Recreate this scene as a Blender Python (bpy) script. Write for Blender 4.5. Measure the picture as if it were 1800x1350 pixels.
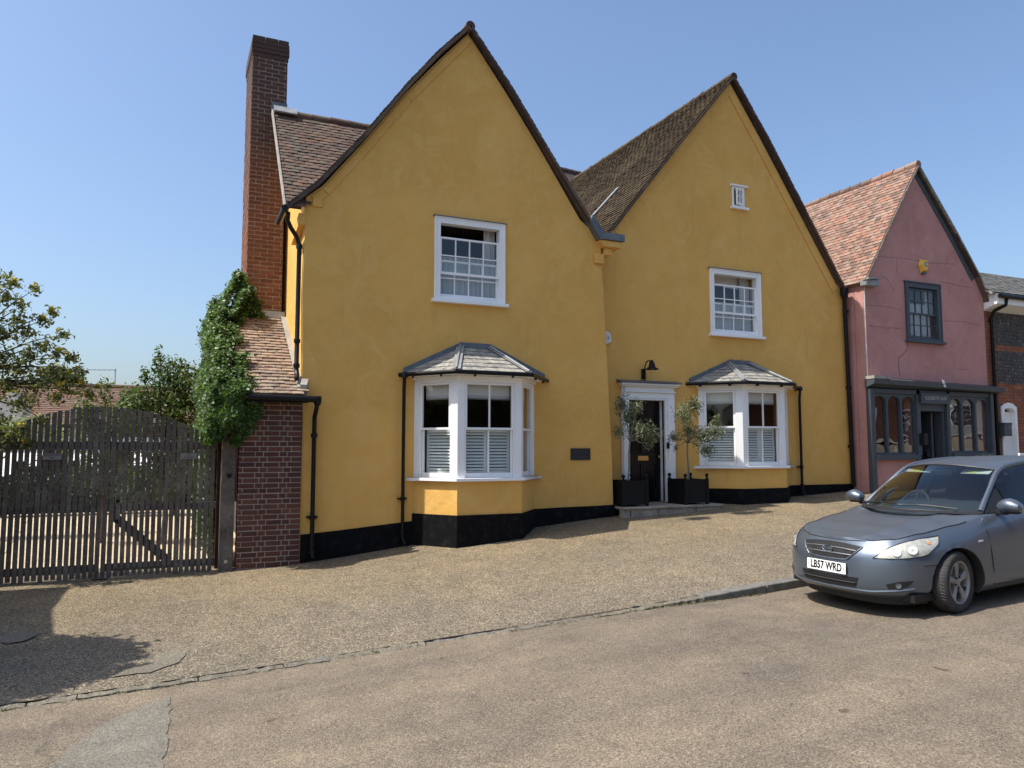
import bpy, bmesh, math, random
import numpy as np
from mathutils import Vector, Matrix, geometry
R = math.radians
rnd = random.Random(7)
sc = bpy.context.scene
for o in list(bpy.data.objects): bpy.data.objects.remove(o)

# ------------------------------------------------------------------ camera
CAMZ = 1.65
cam_d = bpy.data.cameras.new('camera'); cam = bpy.data.objects.new('camera', cam_d)
sc.collection.objects.link(cam); sc.camera = cam
cam_d.sensor_width = 36; cam_d.lens = 36*1353/1800; cam_d.clip_start = .05; cam_d.clip_end = 3000
cam.location = (0, 0, CAMZ)
cam.rotation_euler = (R(90+4.8), 0, R(-24.3))
sc.render.resolution_x = 1024; sc.render.resolution_y = 768

# ------------------------------------------------------------------ sky, sun, exposure
SUN_EL, SUN_AZ = R(57), R(5.6)          # sun stands left of the street, a little behind the house fronts
sd = Vector((-math.cos(SUN_EL)*math.cos(SUN_AZ), math.cos(SUN_EL)*math.sin(SUN_AZ), math.sin(SUN_EL)))
w = bpy.data.worlds.new('World'); sc.world = w; w.use_nodes = True
nt = w.node_tree; bg = nt.nodes['Background']
sky = nt.nodes.new('ShaderNodeTexSky'); sky.sky_type = 'NISHITA'; sky.sun_disc = False
sky.sun_elevation = SUN_EL; sky.sun_rotation = math.atan2(sd.x, sd.y)
sky.altitude = 60; sky.air_density = 1.12; sky.dust_density = 3.0; sky.ozone_density = 5.0
nt.links.new(sky.outputs[0], bg.inputs[0]); bg.inputs[1].default_value = .15
sl = bpy.data.lights.new('sun', 'SUN'); sl.energy = 5.0; sl.angle = R(.53); sl.color = (1, .95, .86)
so = bpy.data.objects.new('sun', sl); sc.collection.objects.link(so)
so.rotation_euler = sd.to_track_quat('Z', 'Y').to_euler(); so.location = sd*60
vs = sc.view_settings; vs.view_transform = 'Standard'; vs.look = 'None'; vs.gamma = 1; vs.exposure = .45
vs.use_curve_mapping = False

# ------------------------------------------------------------------ materials
MATS = {}
def nodes(name):
    m = bpy.data.materials.new(name); m.use_nodes = True
    t = m.node_tree; return m, t, t.nodes['Principled BSDF']
def N(t, typ, **kw):
    n = t.nodes.new(typ)
    for k, v in kw.items():
        if k in n.inputs.keys(): n.inputs[k].default_value = v
        else: setattr(n, k, v)
    return n
def ramp(t, fac, stops):
    r = t.nodes.new('ShaderNodeValToRGB'); el = r.color_ramp.elements
    while len(el) < len(stops): el.new(.5)
    for e, (p, c) in zip(el, stops): e.position = p; e.color = (*c[:3], 1)
    t.links.new(fac, r.inputs[0]); return r.outputs[0]
def mixc(t, a, b, fac, mode='MIX'):
    n = t.nodes.new('ShaderNodeMix'); n.data_type = 'RGBA'; n.blend_type = mode
    for sock, v in ((n.inputs[6], a), (n.inputs[7], b), (n.inputs[0], fac)):
        if isinstance(v, (tuple, list)): sock.default_value = (*v[:3], 1)
        elif isinstance(v, (int, float)): sock.default_value = v
        else: t.links.new(v, sock)
    return n.outputs[2]
def M(name, c, c2=None, ns=3., nd=5, lo=.35, hi=.65, rough=.8, spec=.4, metal=0, coat=0, bumps=(), rand=None, fine=0, fines=60):
    """colour c blotched with c2; rand=('o'|'i', [colours]) picks a colour per object / per loose piece; bumps = [(scale, strength, distance)]"""
    m, t, p = nodes(name)
    geo = t.nodes.new('ShaderNodeNewGeometry'); pos = geo.outputs['Position']
    col = c
    if rand:
        if rand[0] == 'o': src = t.nodes.new('ShaderNodeObjectInfo').outputs['Random']
        else: src = geo.outputs['Random Per Island']
        k = len(rand[1]); col = ramp(t, src, [(i/(k-1), q) for i, q in enumerate(rand[1])])
    if c2 is not None:
        n = N(t, 'ShaderNodeTexNoise', Scale=ns, Detail=nd, Roughness=.6); t.links.new(pos, n.inputs['Vector'])
        f = ramp(t, n.outputs[0], [(lo, (0, 0, 0)), (hi, (1, 1, 1))])
        col = mixc(t, col, c2, f)
    if fine:
        n = N(t, 'ShaderNodeTexNoise', Scale=fines, Detail=3, Roughness=.7); t.links.new(pos, n.inputs['Vector'])
        f = ramp(t, n.outputs[0], [(.3, (1-fine,)*3), (.7, (1+fine,)*3)])
        col = mixc(t, col, f, 1., 'MULTIPLY')
    if isinstance(col, tuple): p.inputs['Base Color'].default_value = (*col[:3], 1)
    else: t.links.new(col, p.inputs['Base Color'])
    p.inputs['Roughness'].default_value = rough; p.inputs['Metallic'].default_value = metal
    p.inputs['Specular IOR Level'].default_value = spec; p.inputs['Coat Weight'].default_value = coat
    last = None
    for (s, st, d) in bumps:
        n = N(t, 'ShaderNodeTexNoise', Scale=s, Detail=4, Roughness=.55); t.links.new(pos, n.inputs['Vector'])
        b = N(t, 'ShaderNodeBump', Strength=st, Distance=d); t.links.new(n.outputs[0], b.inputs['Height'])
        if last: t.links.new(last, b.inputs['Normal'])
        last = b.outputs[0]
    if last: t.links.new(last, p.inputs['Normal'])
    MATS[name] = m; return m

YEL = (.695, .405, .110)
def stucco(name, c, c2, c3):
    m, t, p = nodes(name)
    pos = t.nodes.new('ShaderNodeNewGeometry').outputs['Position']
    def noise(s, d, r=.6, dist=0):
        n = N(t, 'ShaderNodeTexNoise', Scale=s, Detail=d, Roughness=r, Distortion=dist); t.links.new(pos, n.inputs['Vector']); return n.outputs[0]
    col = mixc(t, c, c2, ramp(t, noise(.7, 5, .62, .8), [(.40, (0,)*3), (.62, (1,)*3)]))
    f2 = ramp(t, noise(1.9, 7, .68, 1.6), [(.48, (0,)*3), (.68, (.65,)*3)])
    col = mixc(t, col, c3, f2)
    mp = N(t, 'ShaderNodeMapping'); mp.inputs['Scale'].default_value = (2.6, 2.6, .35); t.links.new(pos, mp.inputs[0])
    n = N(t, 'ShaderNodeTexNoise', Scale=1.6, Detail=6, Roughness=.65); t.links.new(mp.outputs[0], n.inputs['Vector'])
    col = mixc(t, col, (c[0]*.72, c[1]*.72, c[2]*.75), ramp(t, n.outputs[0], [(.56, (0,)*3), (.74, (.4,)*3)]))
    t.links.new(col, p.inputs['Base Color']); p.inputs['Roughness'].default_value = .9; p.inputs['Specular IOR Level'].default_value = .2
    last = None
    for s, d, st in ((.9, .10, .5), (5, .02, .45), (70, .003, .35)):
        b = N(t, 'ShaderNodeBump', Strength=st, Distance=d); t.links.new(noise(s, 4), b.inputs['Height'])
        if last: t.links.new(last, b.inputs['Normal'])
        last = b.outputs[0]
    t.links.new(last, p.inputs['Normal']); MATS[name] = m; return m
stucco('yellow_render', YEL, (.645, .368, .097), (.715, .445, .15))
stucco('pink_render', (.48, .25, .22), (.42, .21, .185), (.51, .29, .26))
M('black_plinth', (.005, .005, .006), (.020, .018, .015), ns=7, nd=8, lo=.5, hi=.75, rough=.8, bumps=[(12, .5, .012)], spec=.12)
M('white_paint', (.86, .86, .85), (.80, .80, .78), ns=1.5, rough=.45, spec=.4, bumps=[(40, .1, .002)])
M('white_old', (.72, .71, .68), (.5, .5, .46), ns=4, rough=.6)
M('black_paint', (.006, .006, .007), rough=.35, spec=.25)
M('black_satin', (.007, .007, .008), (.011, .011, .011), rough=.55, spec=.18)
M('slate_grey_paint', (.060, .072, .085), (.05, .06, .07), ns=6, rough=.5, bumps=[(60, .1, .002)])
M('lead', (.33, .335, .335), (.22, .23, .235), ns=7, rough=.45, metal=.25, spec=.5, bumps=[(9, .3, .01)])
M('lead_dark', (.10, .115, .135), (.16, .17, .18), ns=5, rough=.5, metal=.25)
M('slate', (.20, .19, .17), (.36, .34, .28), ns=9, nd=7, lo=.45, hi=.62, rough=.75, bumps=[(30, .4, .006)], fine=.35, fines=45,
  rand=('o', [(.15, .148, .138), (.22, .21, .185), (.18, .177, .17), (.27, .255, .215)]))
DT = [(.075, .045, .035), (.12, .07, .05), (.09, .06, .045), (.06, .045, .04), (.15, .085, .055), (.10, .075, .055)]
M('tile_dark', DT[0], (.13, .12, .09), ns=6, lo=.5, hi=.75, rough=.9, rand=('o', DT), fine=.35, bumps=[(50, .4, .006)])
M('tile_dark_mass', DT[0], (.13, .12, .09), ns=6, lo=.5, hi=.75, rough=.9, rand=('i', DT), fine=.35, bumps=[(50, .4, .006)])
MT = [(0.041, 0.025, 0.012), (0.063, 0.040, 0.018), (0.034, 0.023, 0.011), (0.089, 0.057, 0.028), (0.049, 0.033, 0.014)]  # mossy browns, darkened further to paint in the shade of the tile ends
M('tile_mossy_shaded', MT[0], (.13, .10, .055), ns=.7, lo=.5, hi=.75, rough=.95, rand=('o', MT), fine=.4)
M('tile_mossy_shaded_mass', MT[0], (.13, .10, .055), ns=.7, lo=.5, hi=.75, rough=.95, rand=('i', MT), fine=.4)
RT = [(0.245, 0.137, 0.101), (0.317, 0.144, 0.094), (0.187, 0.115, 0.086), (0.115, 0.076, 0.061), (0.302, 0.180, 0.130), (0.238, 0.151, 0.115), (0.288, 0.202, 0.151), (0.216, 0.122, 0.094), (0.144, 0.094, 0.072)]
M('tile_red', RT[0], (.30, .26, .19), ns=5, lo=.55, hi=.8, rough=.9, rand=('o', RT), fine=.3)
M('tile_red_mass', RT[0], (.30, .26, .19), ns=5, lo=.55, hi=.8, rough=.9, rand=('i', RT), fine=.3)
LT = [(0.200, 0.136, 0.096), (0.264, 0.176, 0.120), (0.176, 0.120, 0.088), (0.304, 0.216, 0.144), (0.232, 0.168, 0.128), (0.144, 0.104, 0.080)]
M('tile_lean', LT[0], (.33, .29, .2), ns=9, lo=.52, hi=.72, rough=.9, rand=('o', LT), fine=.4, fines=40, bumps=[(60, .5, .006)])
BR = [(0.06, 0.03, 0.028), (0.15, 0.06, 0.035), (0.085, 0.034, 0.024), (0.110, 0.045, 0.030), (0.070, 0.030, 0.022), (0.120, 0.052, 0.036), (0.090, 0.040, 0.030)]
M('brick', BR[0], (.05, .028, .024), ns=4, lo=.55, hi=.8, rough=.9, rand=('o', BR), fine=.3, bumps=[(60, .5, .005)])
M('brick_mass', BR[0], (.05, .028, .024), ns=4, lo=.55, hi=.8, rough=.9, rand=('i', BR), fine=.3, bumps=[(60, .5, .005)])
CB = [(0.158, 0.061, 0.030), (0.202, 0.076, 0.038), (0.137, 0.054, 0.030), (0.216, 0.090, 0.045), (0.173, 0.068, 0.034)]
def chimney_brick(name, src):
    m = M(name, CB[0], None, rough=.9, rand=(src, CB), fine=.3, bumps=[(60, .5, .005)]); t = m.node_tree; p = t.nodes['Principled BSDF']
    l = p.inputs['Base Color'].links[0].from_socket                    # weathered, sooty bricks near the top
    geo = t.nodes.new('ShaderNodeNewGeometry'); sep = t.nodes.new('ShaderNodeSeparateXYZ'); t.links.new(geo.outputs['Position'], sep.inputs[0])
    n = N(t, 'ShaderNodeTexNoise', Scale=2.2, Detail=4); t.links.new(geo.outputs['Position'], n.inputs['Vector'])
    a = N(t, 'ShaderNodeMath', operation='MULTIPLY_ADD'); t.links.new(n.outputs[0], a.inputs[0]); a.inputs[1].default_value = 2.2
    t.links.new(sep.outputs[2], a.inputs[2])
    mr = N(t, 'ShaderNodeMapRange'); t.links.new(a.outputs[0], mr.inputs[0]); mr.inputs[1].default_value = 6.2; mr.inputs[2].default_value = 9.8
    t.links.new(mixc(t, l, (.07, .042, .034), mr.outputs[0]), p.inputs['Base Color'])
chimney_brick('chimney_brick', 'o'); chimney_brick('chimney_brick_mass', 'i')
M('barn_tile', RT[0], (.16, .11, .08), ns=2, lo=.4, hi=.7, rough=.95, rand=('i', [(.14, .075, .05), (.2, .10, .065), (.11, .07, .05), (.17, .10, .07)]), fine=.3)
M('orange_brick_mass', (.3, .1, .05), (.17, .07, .045), ns=4, lo=.5, hi=.75, rough=.9, rand=('i', [(.30, .10, .05), (.24, .085, .045), (.34, .13, .06), (.2, .075, .045)]), fine=.3)
M('mortar', (.46, .40, .33), (.36, .31, .26), ns=8, rough=.95, bumps=[(70, .5, .004)])
M('mortar_grey', (.36, .33, .29), (.25, .23, .2), ns=6, rough=.95)
M('mortar_dark', (.10, .09, .08), (.07, .065, .06), ns=6, rough=.95)
M('flint', (.1, .1, .1), (.09, .085, .08), ns=12, rough=.55, rand=('i', [(.02, .02, .022), (.04, .04, .042), (.09, .087, .08), (.028, .028, .03), (.22, .21, .2), (.035, .034, .035)]))
M('oak', (.15, .128, .105), (.075, .062, .05), ns=3, nd=6, lo=.35, hi=.7, rough=.85, fine=.35, fines=25, rand=('o', [(.10, .083, .066), (.165, .143, .118), (.125, .105, .084), (.175, .15, .122)]))
M('timber_brown', (.075, .032, .022), (.05, .025, .02), ns=5, rough=.7)
M('brass', (.62, .43, .15), rough=.3, metal=1)
M('steel', (.5, .5, .5), rough=.35, metal=1)
M('stone_step', (.36, .31, .24), (.22, .19, .15), ns=5, nd=7, rough=.9, fine=.25, bumps=[(40, .4, .006)])
M('kerb_stone', (.15, .145, .125), (.09, .09, .08), ns=7, nd=7, rough=.85, fine=.3, fines=90, bumps=[(30, .5, .01)], rand=('o', [(.13, .127, .113), (.17, .163, .143), (.145, .14, .125)]))
M('concrete', (.30, .28, .24), (.20, .19, .165), ns=4, nd=7, rough=.9, fine=.25, fines=90, bumps=[(35, .6, .01)])
M('concrete_dark', (.15, .145, .13), (.215, .20, .175), ns=3, nd=7, rough=.9, fine=.3, fines=110, bumps=[(60, .6, .01)])
M('curtain', (.62, .60, .58), (.5, .49, .48), ns=4, rough=.9)
M('net', (.50, .52, .54), (.42, .44, .46), ns=3, rough=.9)
M('blind', (.66, .64, .60), rough=.9)
M('shutter', (.72, .76, .74), rough=.5)
M('interior', (.10, .085, .075), rough=.95)
M('interior_dark', (.02, .02, .02), rough=.95)
M('yellow_plastic', (.72, .42, .05), rough=.45); M('blue_print', (.03, .06, .25), rough=.6)
M('black_door', (.004, .004, .005), (.008, .008, .008), rough=.25, spec=.3)
M('letter_pale', (.42, .41, .38), rough=.7); M('letter_grey', (.055, .055, .055), rough=.6); M('letter_dark', (.03, .028, .025), rough=.8)
M('sign_slate', (.02, .021, .024), rough=.6); M('sign_zinc', (.24, .23, .21), (.17, .16, .15), ns=12, rough=.5)
M('cloth_blue', (.12, .18, .36), (.6, .65, .7), ns=40, lo=.5, hi=.52, rough=.9)
M('bark', (.10, .08, .06), (.06, .05, .04), ns=10, rough=.95); M('olive_bark', (.21, .19, .16), rough=.9)
M('soil', (.05, .035, .025), rough=1)
M('red_wall', (.26, .10, .06), (.19, .075, .05), ns=3, rough=.9); M('cream_wall', (.62, .58, .48), rough=.9)

def leafmat(name, cols, trans=.35, rough=.5, emit_top=None):
    m, t, p = nodes(name); geo = t.nodes.new('ShaderNodeNewGeometry')
    k = len(cols); col = ramp(t, geo.outputs['Random Per Island'], [(i/(k-1), q) for i, q in enumerate(cols)])
    n = N(t, 'ShaderNodeTexNoise', Scale=2.2, Detail=3); t.links.new(geo.outputs['Position'], n.inputs['Vector'])
    col = mixc(t, col, ramp(t, n.outputs[0], [(.3, (.7,)*3), (.7, (1.25,)*3)]), 1., 'MULTIPLY')
    t.links.new(col, p.inputs['Base Color']); p.inputs['Roughness'].default_value = rough; p.inputs['Specular IOR Level'].default_value = .35
    tr = t.nodes.new('ShaderNodeBsdfTranslucent'); t.links.new(mixc(t, col, (1.2, 1.3, .5), 1., 'MULTIPLY'), tr.inputs[0])
    mx = t.nodes.new('ShaderNodeMixShader'); mx.inputs[0].default_value = trans
    t.links.new(p.outputs[0], mx.inputs[1]); t.links.new(tr.outputs[0], mx.inputs[2])
    t.links.new(mx.outputs[0], t.nodes['Material Output'].inputs[0]); MATS[name] = m
leafmat('leaf_ivy', [(.035, .075, .014), (.065, .125, .022), (.10, .175, .03), (.03, .065, .013), (.15, .22, .04)], .35, .42)
leafmat('leaf_olive', [(.10, .12, .07), (.15, .175, .10), (.21, .235, .14), (.085, .105, .06), (.15, .18, .075)], .3, .45)
leafmat('leaf_bush', [(.06, .10, .025), (.085, .13, .035), (.05, .08, .02), (.12, .16, .05)], .35)
leafmat('leaf_tree', [(.11, .125, .05), (.17, .18, .075), (.09, .105, .045), (.23, .23, .10), (.14, .16, .065)], .4)
leafmat('leaf_yellow', [(.50, .36, .03), (.62, .46, .05), (.40, .33, .05)], .4)
leafmat('leaf_pale', [(.22, .27, .15), (.30, .34, .2), (.16, .2, .1)], .3)
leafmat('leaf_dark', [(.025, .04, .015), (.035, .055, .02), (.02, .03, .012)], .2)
leafmat('grass', [(.10, .12, .04), (.14, .14, .06), (.17, .15, .07)], .3)

def glassmat(name, tint=(1, 1, 1), ior=1.55, extra=.03):
    m = bpy.data.materials.new(name); m.use_nodes = True; t = m.node_tree; t.nodes.clear()
    out = t.nodes.new('ShaderNodeOutputMaterial'); tr = N(t, 'ShaderNodeBsdfTransparent'); tr.inputs[0].default_value = (*tint, 1)
    gl = N(t, 'ShaderNodeBsdfGlossy', Roughness=.0); gl.inputs[0].default_value = (1, 1, 1, 1)
    lw = N(t, 'ShaderNodeLayerWeight', Blend=.5); f0 = ((ior-1)/(ior+1))**2*1.9+extra
    pw = N(t, 'ShaderNodeMath', operation='POWER'); t.links.new(lw.outputs['Facing'], pw.inputs[0]); pw.inputs[1].default_value = 4.2
    ad = N(t, 'ShaderNodeMath', operation='MULTIPLY_ADD'); t.links.new(pw.outputs[0], ad.inputs[0]); ad.inputs[1].default_value = 1-f0; ad.inputs[2].default_value = f0
    geo = t.nodes.new('ShaderNodeNewGeometry'); n = N(t, 'ShaderNodeTexNoise', Scale=2.5, Detail=1); t.links.new(geo.outputs['Position'], n.inputs['Vector'])
    b = N(t, 'ShaderNodeBump', Strength=.12, Distance=.02); t.links.new(n.outputs[0], b.inputs['Height']); t.links.new(b.outputs[0], gl.inputs['Normal'])
    mx = t.nodes.new('ShaderNodeMixShader')
    t.links.new(ad.outputs[0], mx.inputs[0]); t.links.new(tr.outputs[0], mx.inputs[1]); t.links.new(gl.outputs[0], mx.inputs[2])
    t.links.new(mx.outputs[0], out.inputs[0]); MATS[name] = m
glassmat('glass', (.93, .95, .94), 1.45, 0.); glassmat('car_glass', (.60, .68, .66), 1.45, .0); glassmat('lamp_glass', (.97, .97, .95), 1.45, .02)
glassmat('shop_glass', (.85, .88, .88), 1.6, .10); glassmat('privacy_glass', (.16, .18, .19), 1.45, .0)

def gravelmat(name, cols, big, big2, vs1=95., wear=None, rough=.9, tint=None):
    """cols: stone colours; big: broad blotch colour multiplier pair"""
    m, t, p = nodes(name); pos = t.nodes.new('ShaderNodeNewGeometry').outputs['Position']
    v = N(t, 'ShaderNodeTexVoronoi', Scale=vs1); t.links.new(pos, v.inputs['Vector'])
    sep = t.nodes.new('ShaderNodeSeparateColor'); t.links.new(v.outputs['Color'], sep.inputs[0])
    k = len(cols); col = ramp(t, sep.outputs[0], [(i/(k-1), q) for i, q in enumerate(cols)])
    n = N(t, 'ShaderNodeTexNoise', Scale=55, Detail=6, Roughness=.75); t.links.new(pos, n.inputs['Vector'])
    col = mixc(t, col, ramp(t, n.outputs[0], [(.3, (.42,)*3), (.7, (1.58,)*3)]), 1., 'MULTIPLY')
    n1 = N(t, 'ShaderNodeTexNoise', Scale=.55, Detail=6, Roughness=.6, Distortion=.6); t.links.new(pos, n1.inputs['Vector'])
    col = mixc(t, col, ramp(t, n1.outputs[0], [(.34, big), (.66, big2)]), 1., 'MULTIPLY')
    n2 = N(t, 'ShaderNodeTexNoise', Scale=3.1, Detail=5, Roughness=.6); t.links.new(pos, n2.inputs['Vector'])
    col = mixc(t, col, ramp(t, n2.outputs[0], [(.3, (.86,)*3), (.7, (1.12,)*3)]), 1., 'MULTIPLY')
    if wear == 'stain':
        mp = N(t, 'ShaderNodeMapping'); mp.inputs['Scale'].default_value = (2.2, 2.2, 1); t.links.new(pos, mp.inputs[0])
        n3 = N(t, 'ShaderNodeTexNoise', Scale=2.0, Detail=2, Roughness=.4); t.links.new(mp.outputs[0], n3.inputs['Vector'])
        col = mixc(t, col, (.35, .33, .31), ramp(t, n3.outputs[0], [(.745, (0,)*3), (.77, (.7,)*3)]), 'MULTIPLY')
        mp = N(t, 'ShaderNodeMapping'); mp.inputs['Scale'].default_value = (.25, 1.2, 1); t.links.new(pos, mp.inputs[0])
        n4 = N(t, 'ShaderNodeTexNoise', Scale=1.1, Detail=5, Roughness=.6); t.links.new(mp.outputs[0], n4.inputs['Vector'])
        col = mixc(t, col, ramp(t, n4.outputs[0], [(.35, (.84, .84, .86)), (.65, (1.12, 1.1, 1.05))]), 1., 'MULTIPLY')
        vc = N(t, 'ShaderNodeTexVoronoi', Scale=.33, feature='DISTANCE_TO_EDGE')          # hairline cracks
        n5 = N(t, 'ShaderNodeTexNoise', Scale=3, Detail=5); t.links.new(pos, n5.inputs['Vector'])
        ma = N(t, 'ShaderNodeVectorMath', operation='MULTIPLY_ADD'); t.links.new(n5.outputs[1], ma.inputs[0]); ma.inputs[1].default_value = (.5, .5, 0); t.links.new(pos, ma.inputs[2])
        t.links.new(ma.outputs[0], vc.inputs['Vector'])
        col = mixc(t, col, (.055, .05, .045), ramp(t, vc.outputs[0], [(.0, (.45,)*3), (.004, (0,)*3)]))
    if tint:
        sep2 = t.nodes.new('ShaderNodeSeparateXYZ'); t.links.new(pos, sep2.inputs[0])
        n6 = N(t, 'ShaderNodeTexNoise', Scale=.7, Detail=5); t.links.new(pos, n6.inputs['Vector'])
        a = N(t, 'ShaderNodeMath', operation='MULTIPLY_ADD'); t.links.new(n6.outputs[0], a.inputs[0]); a.inputs[1].default_value = 3.; t.links.new(sep2.outputs[1], a.inputs[2])
        mr = N(t, 'ShaderNodeMapRange'); t.links.new(a.outputs[0], mr.inputs[0]); mr.inputs[1].default_value = 9.6; mr.inputs[2].default_value = 12.4
        col = mixc(t, col, mixc(t, col, tint, 1., 'MULTIPLY'), mr.outputs[0])
    t.links.new(col, p.inputs['Base Color']); p.inputs['Roughness'].default_value = rough; p.inputs['Specular IOR Level'].default_value = .3
    b = N(t, 'ShaderNodeBump', Strength=.7, Distance=.006); t.links.new(v.outputs['Distance'], b.inputs['Height']); b.invert = True
    b2 = N(t, 'ShaderNodeBump', Strength=.6, Distance=.05); t.links.new(n2.outputs[0], b2.inputs['Height']); t.links.new(b.outputs[0], b2.inputs['Normal'])
    t.links.new(b2.outputs[0], p.inputs['Normal']); MATS[name] = m
gravelmat('tarmac', [(0.076, 0.065, 0.052), (0.153, 0.126, 0.094), (0.199, 0.163, 0.121), (0.118, 0.099, 0.077), (0.259, 0.218, 0.162)], (.88, .88, .9), (1.1, 1.08, 1.04), 125, 'stain')
gravelmat('pavement_gravel', [(0.037, 0.031, 0.022), (0.125, 0.106, 0.076), (0.169, 0.142, 0.101), (0.072, 0.060, 0.044), (0.314, 0.265, 0.192), (0.110, 0.092, 0.066)], (.86, .87, .90), (1.1, 1.07, 1.02), 84, tint=(1.18, 1.10, .95))
gravelmat('yard_gravel', [(.32, .25, .16), (.5, .4, .27), (.40, .32, .21), (.55, .46, .33)], (.9, .9, .9), (1.1, 1.1, 1.1), 40)
gravelmat('patch_tarmac', [(0.103, 0.093, 0.076), (0.149, 0.136, 0.109), (0.190, 0.173, 0.140), (0.123, 0.111, 0.090)], (.9, .9, .92), (1.1, 1.1, 1.08), 110)
gravelmat('patch_concrete', [(0.132, 0.119, 0.092), (0.178, 0.160, 0.124), (0.102, 0.092, 0.072), (0.212, 0.192, 0.148)], (.8, .8, .8), (1.15, 1.13, 1.1), 90)
def carpaint():
    m, t, p = nodes('car_paint'); pos = t.nodes.new('ShaderNodeNewGeometry')
    n = N(t, 'ShaderNodeTexNoise', Scale=3, Detail=6); t.links.new(pos.outputs['Position'], n.inputs['Vector'])
    sep = t.nodes.new('ShaderNodeSeparateXYZ'); t.links.new(pos.outputs['Normal'], sep.inputs[0])
    base = (.112, .138, .175)
    ml = N(t, 'ShaderNodeMath', operation='MULTIPLY'); t.links.new(ramp(t, sep.outputs[2], [(.55, (0,)*3), (.95, (.55,)*3)]), ml.inputs[0])
    t.links.new(ramp(t, n.outputs[0], [(.3, (.75,)*3), (.7, (1,)*3)]), ml.inputs[1])          # dust lies on the level panels
    col = mixc(t, base, (.045, .046, .049), ml.outputs[0]); t.links.new(col, p.inputs['Base Color'])
    mr = N(t, 'ShaderNodeMapRange'); t.links.new(ml.outputs[0], mr.inputs[0]); mr.inputs[3].default_value = .7; mr.inputs[4].default_value = .05
    t.links.new(mr.outputs[0], p.inputs['Metallic']); p.inputs['Roughness'].default_value = .42
    mr2 = N(t, 'ShaderNodeMapRange'); t.links.new(ml.outputs[0], mr2.inputs[0]); mr2.inputs[2].default_value = .5; mr2.inputs[3].default_value = .8; mr2.inputs[4].default_value = .12
    t.links.new(mr2.outputs[0], p.inputs['Coat Weight']); p.inputs['Coat Roughness'].default_value = .14
    MATS['car_paint'] = m
carpaint()
M('car_black', (.012, .012, .013), rough=.5); M('tyre', (.03, .03, .03), (.05, .048, .045), ns=9, rough=.85)
M('alloy', (.34, .335, .32), (.24, .23, .22), ns=9, rough=.45, metal=.4); M('chrome', (.75, .75, .75), rough=.12, metal=1)
M('plate_white', (.78, .78, .76), rough=.45); M('reflector', (.62, .61, .54), (.42, .41, .36), ns=30, rough=.4, metal=.3); M('amber', (.8, .28, .03), rough=.3)
M('seat', (.09, .09, .10), rough=.9); M('visor', (.6, .6, .57), rough=.9); M('visor_tag', (.75, .7, .05), rough=.7); M('dash', (.03, .03, .03), rough=.7)

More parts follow.
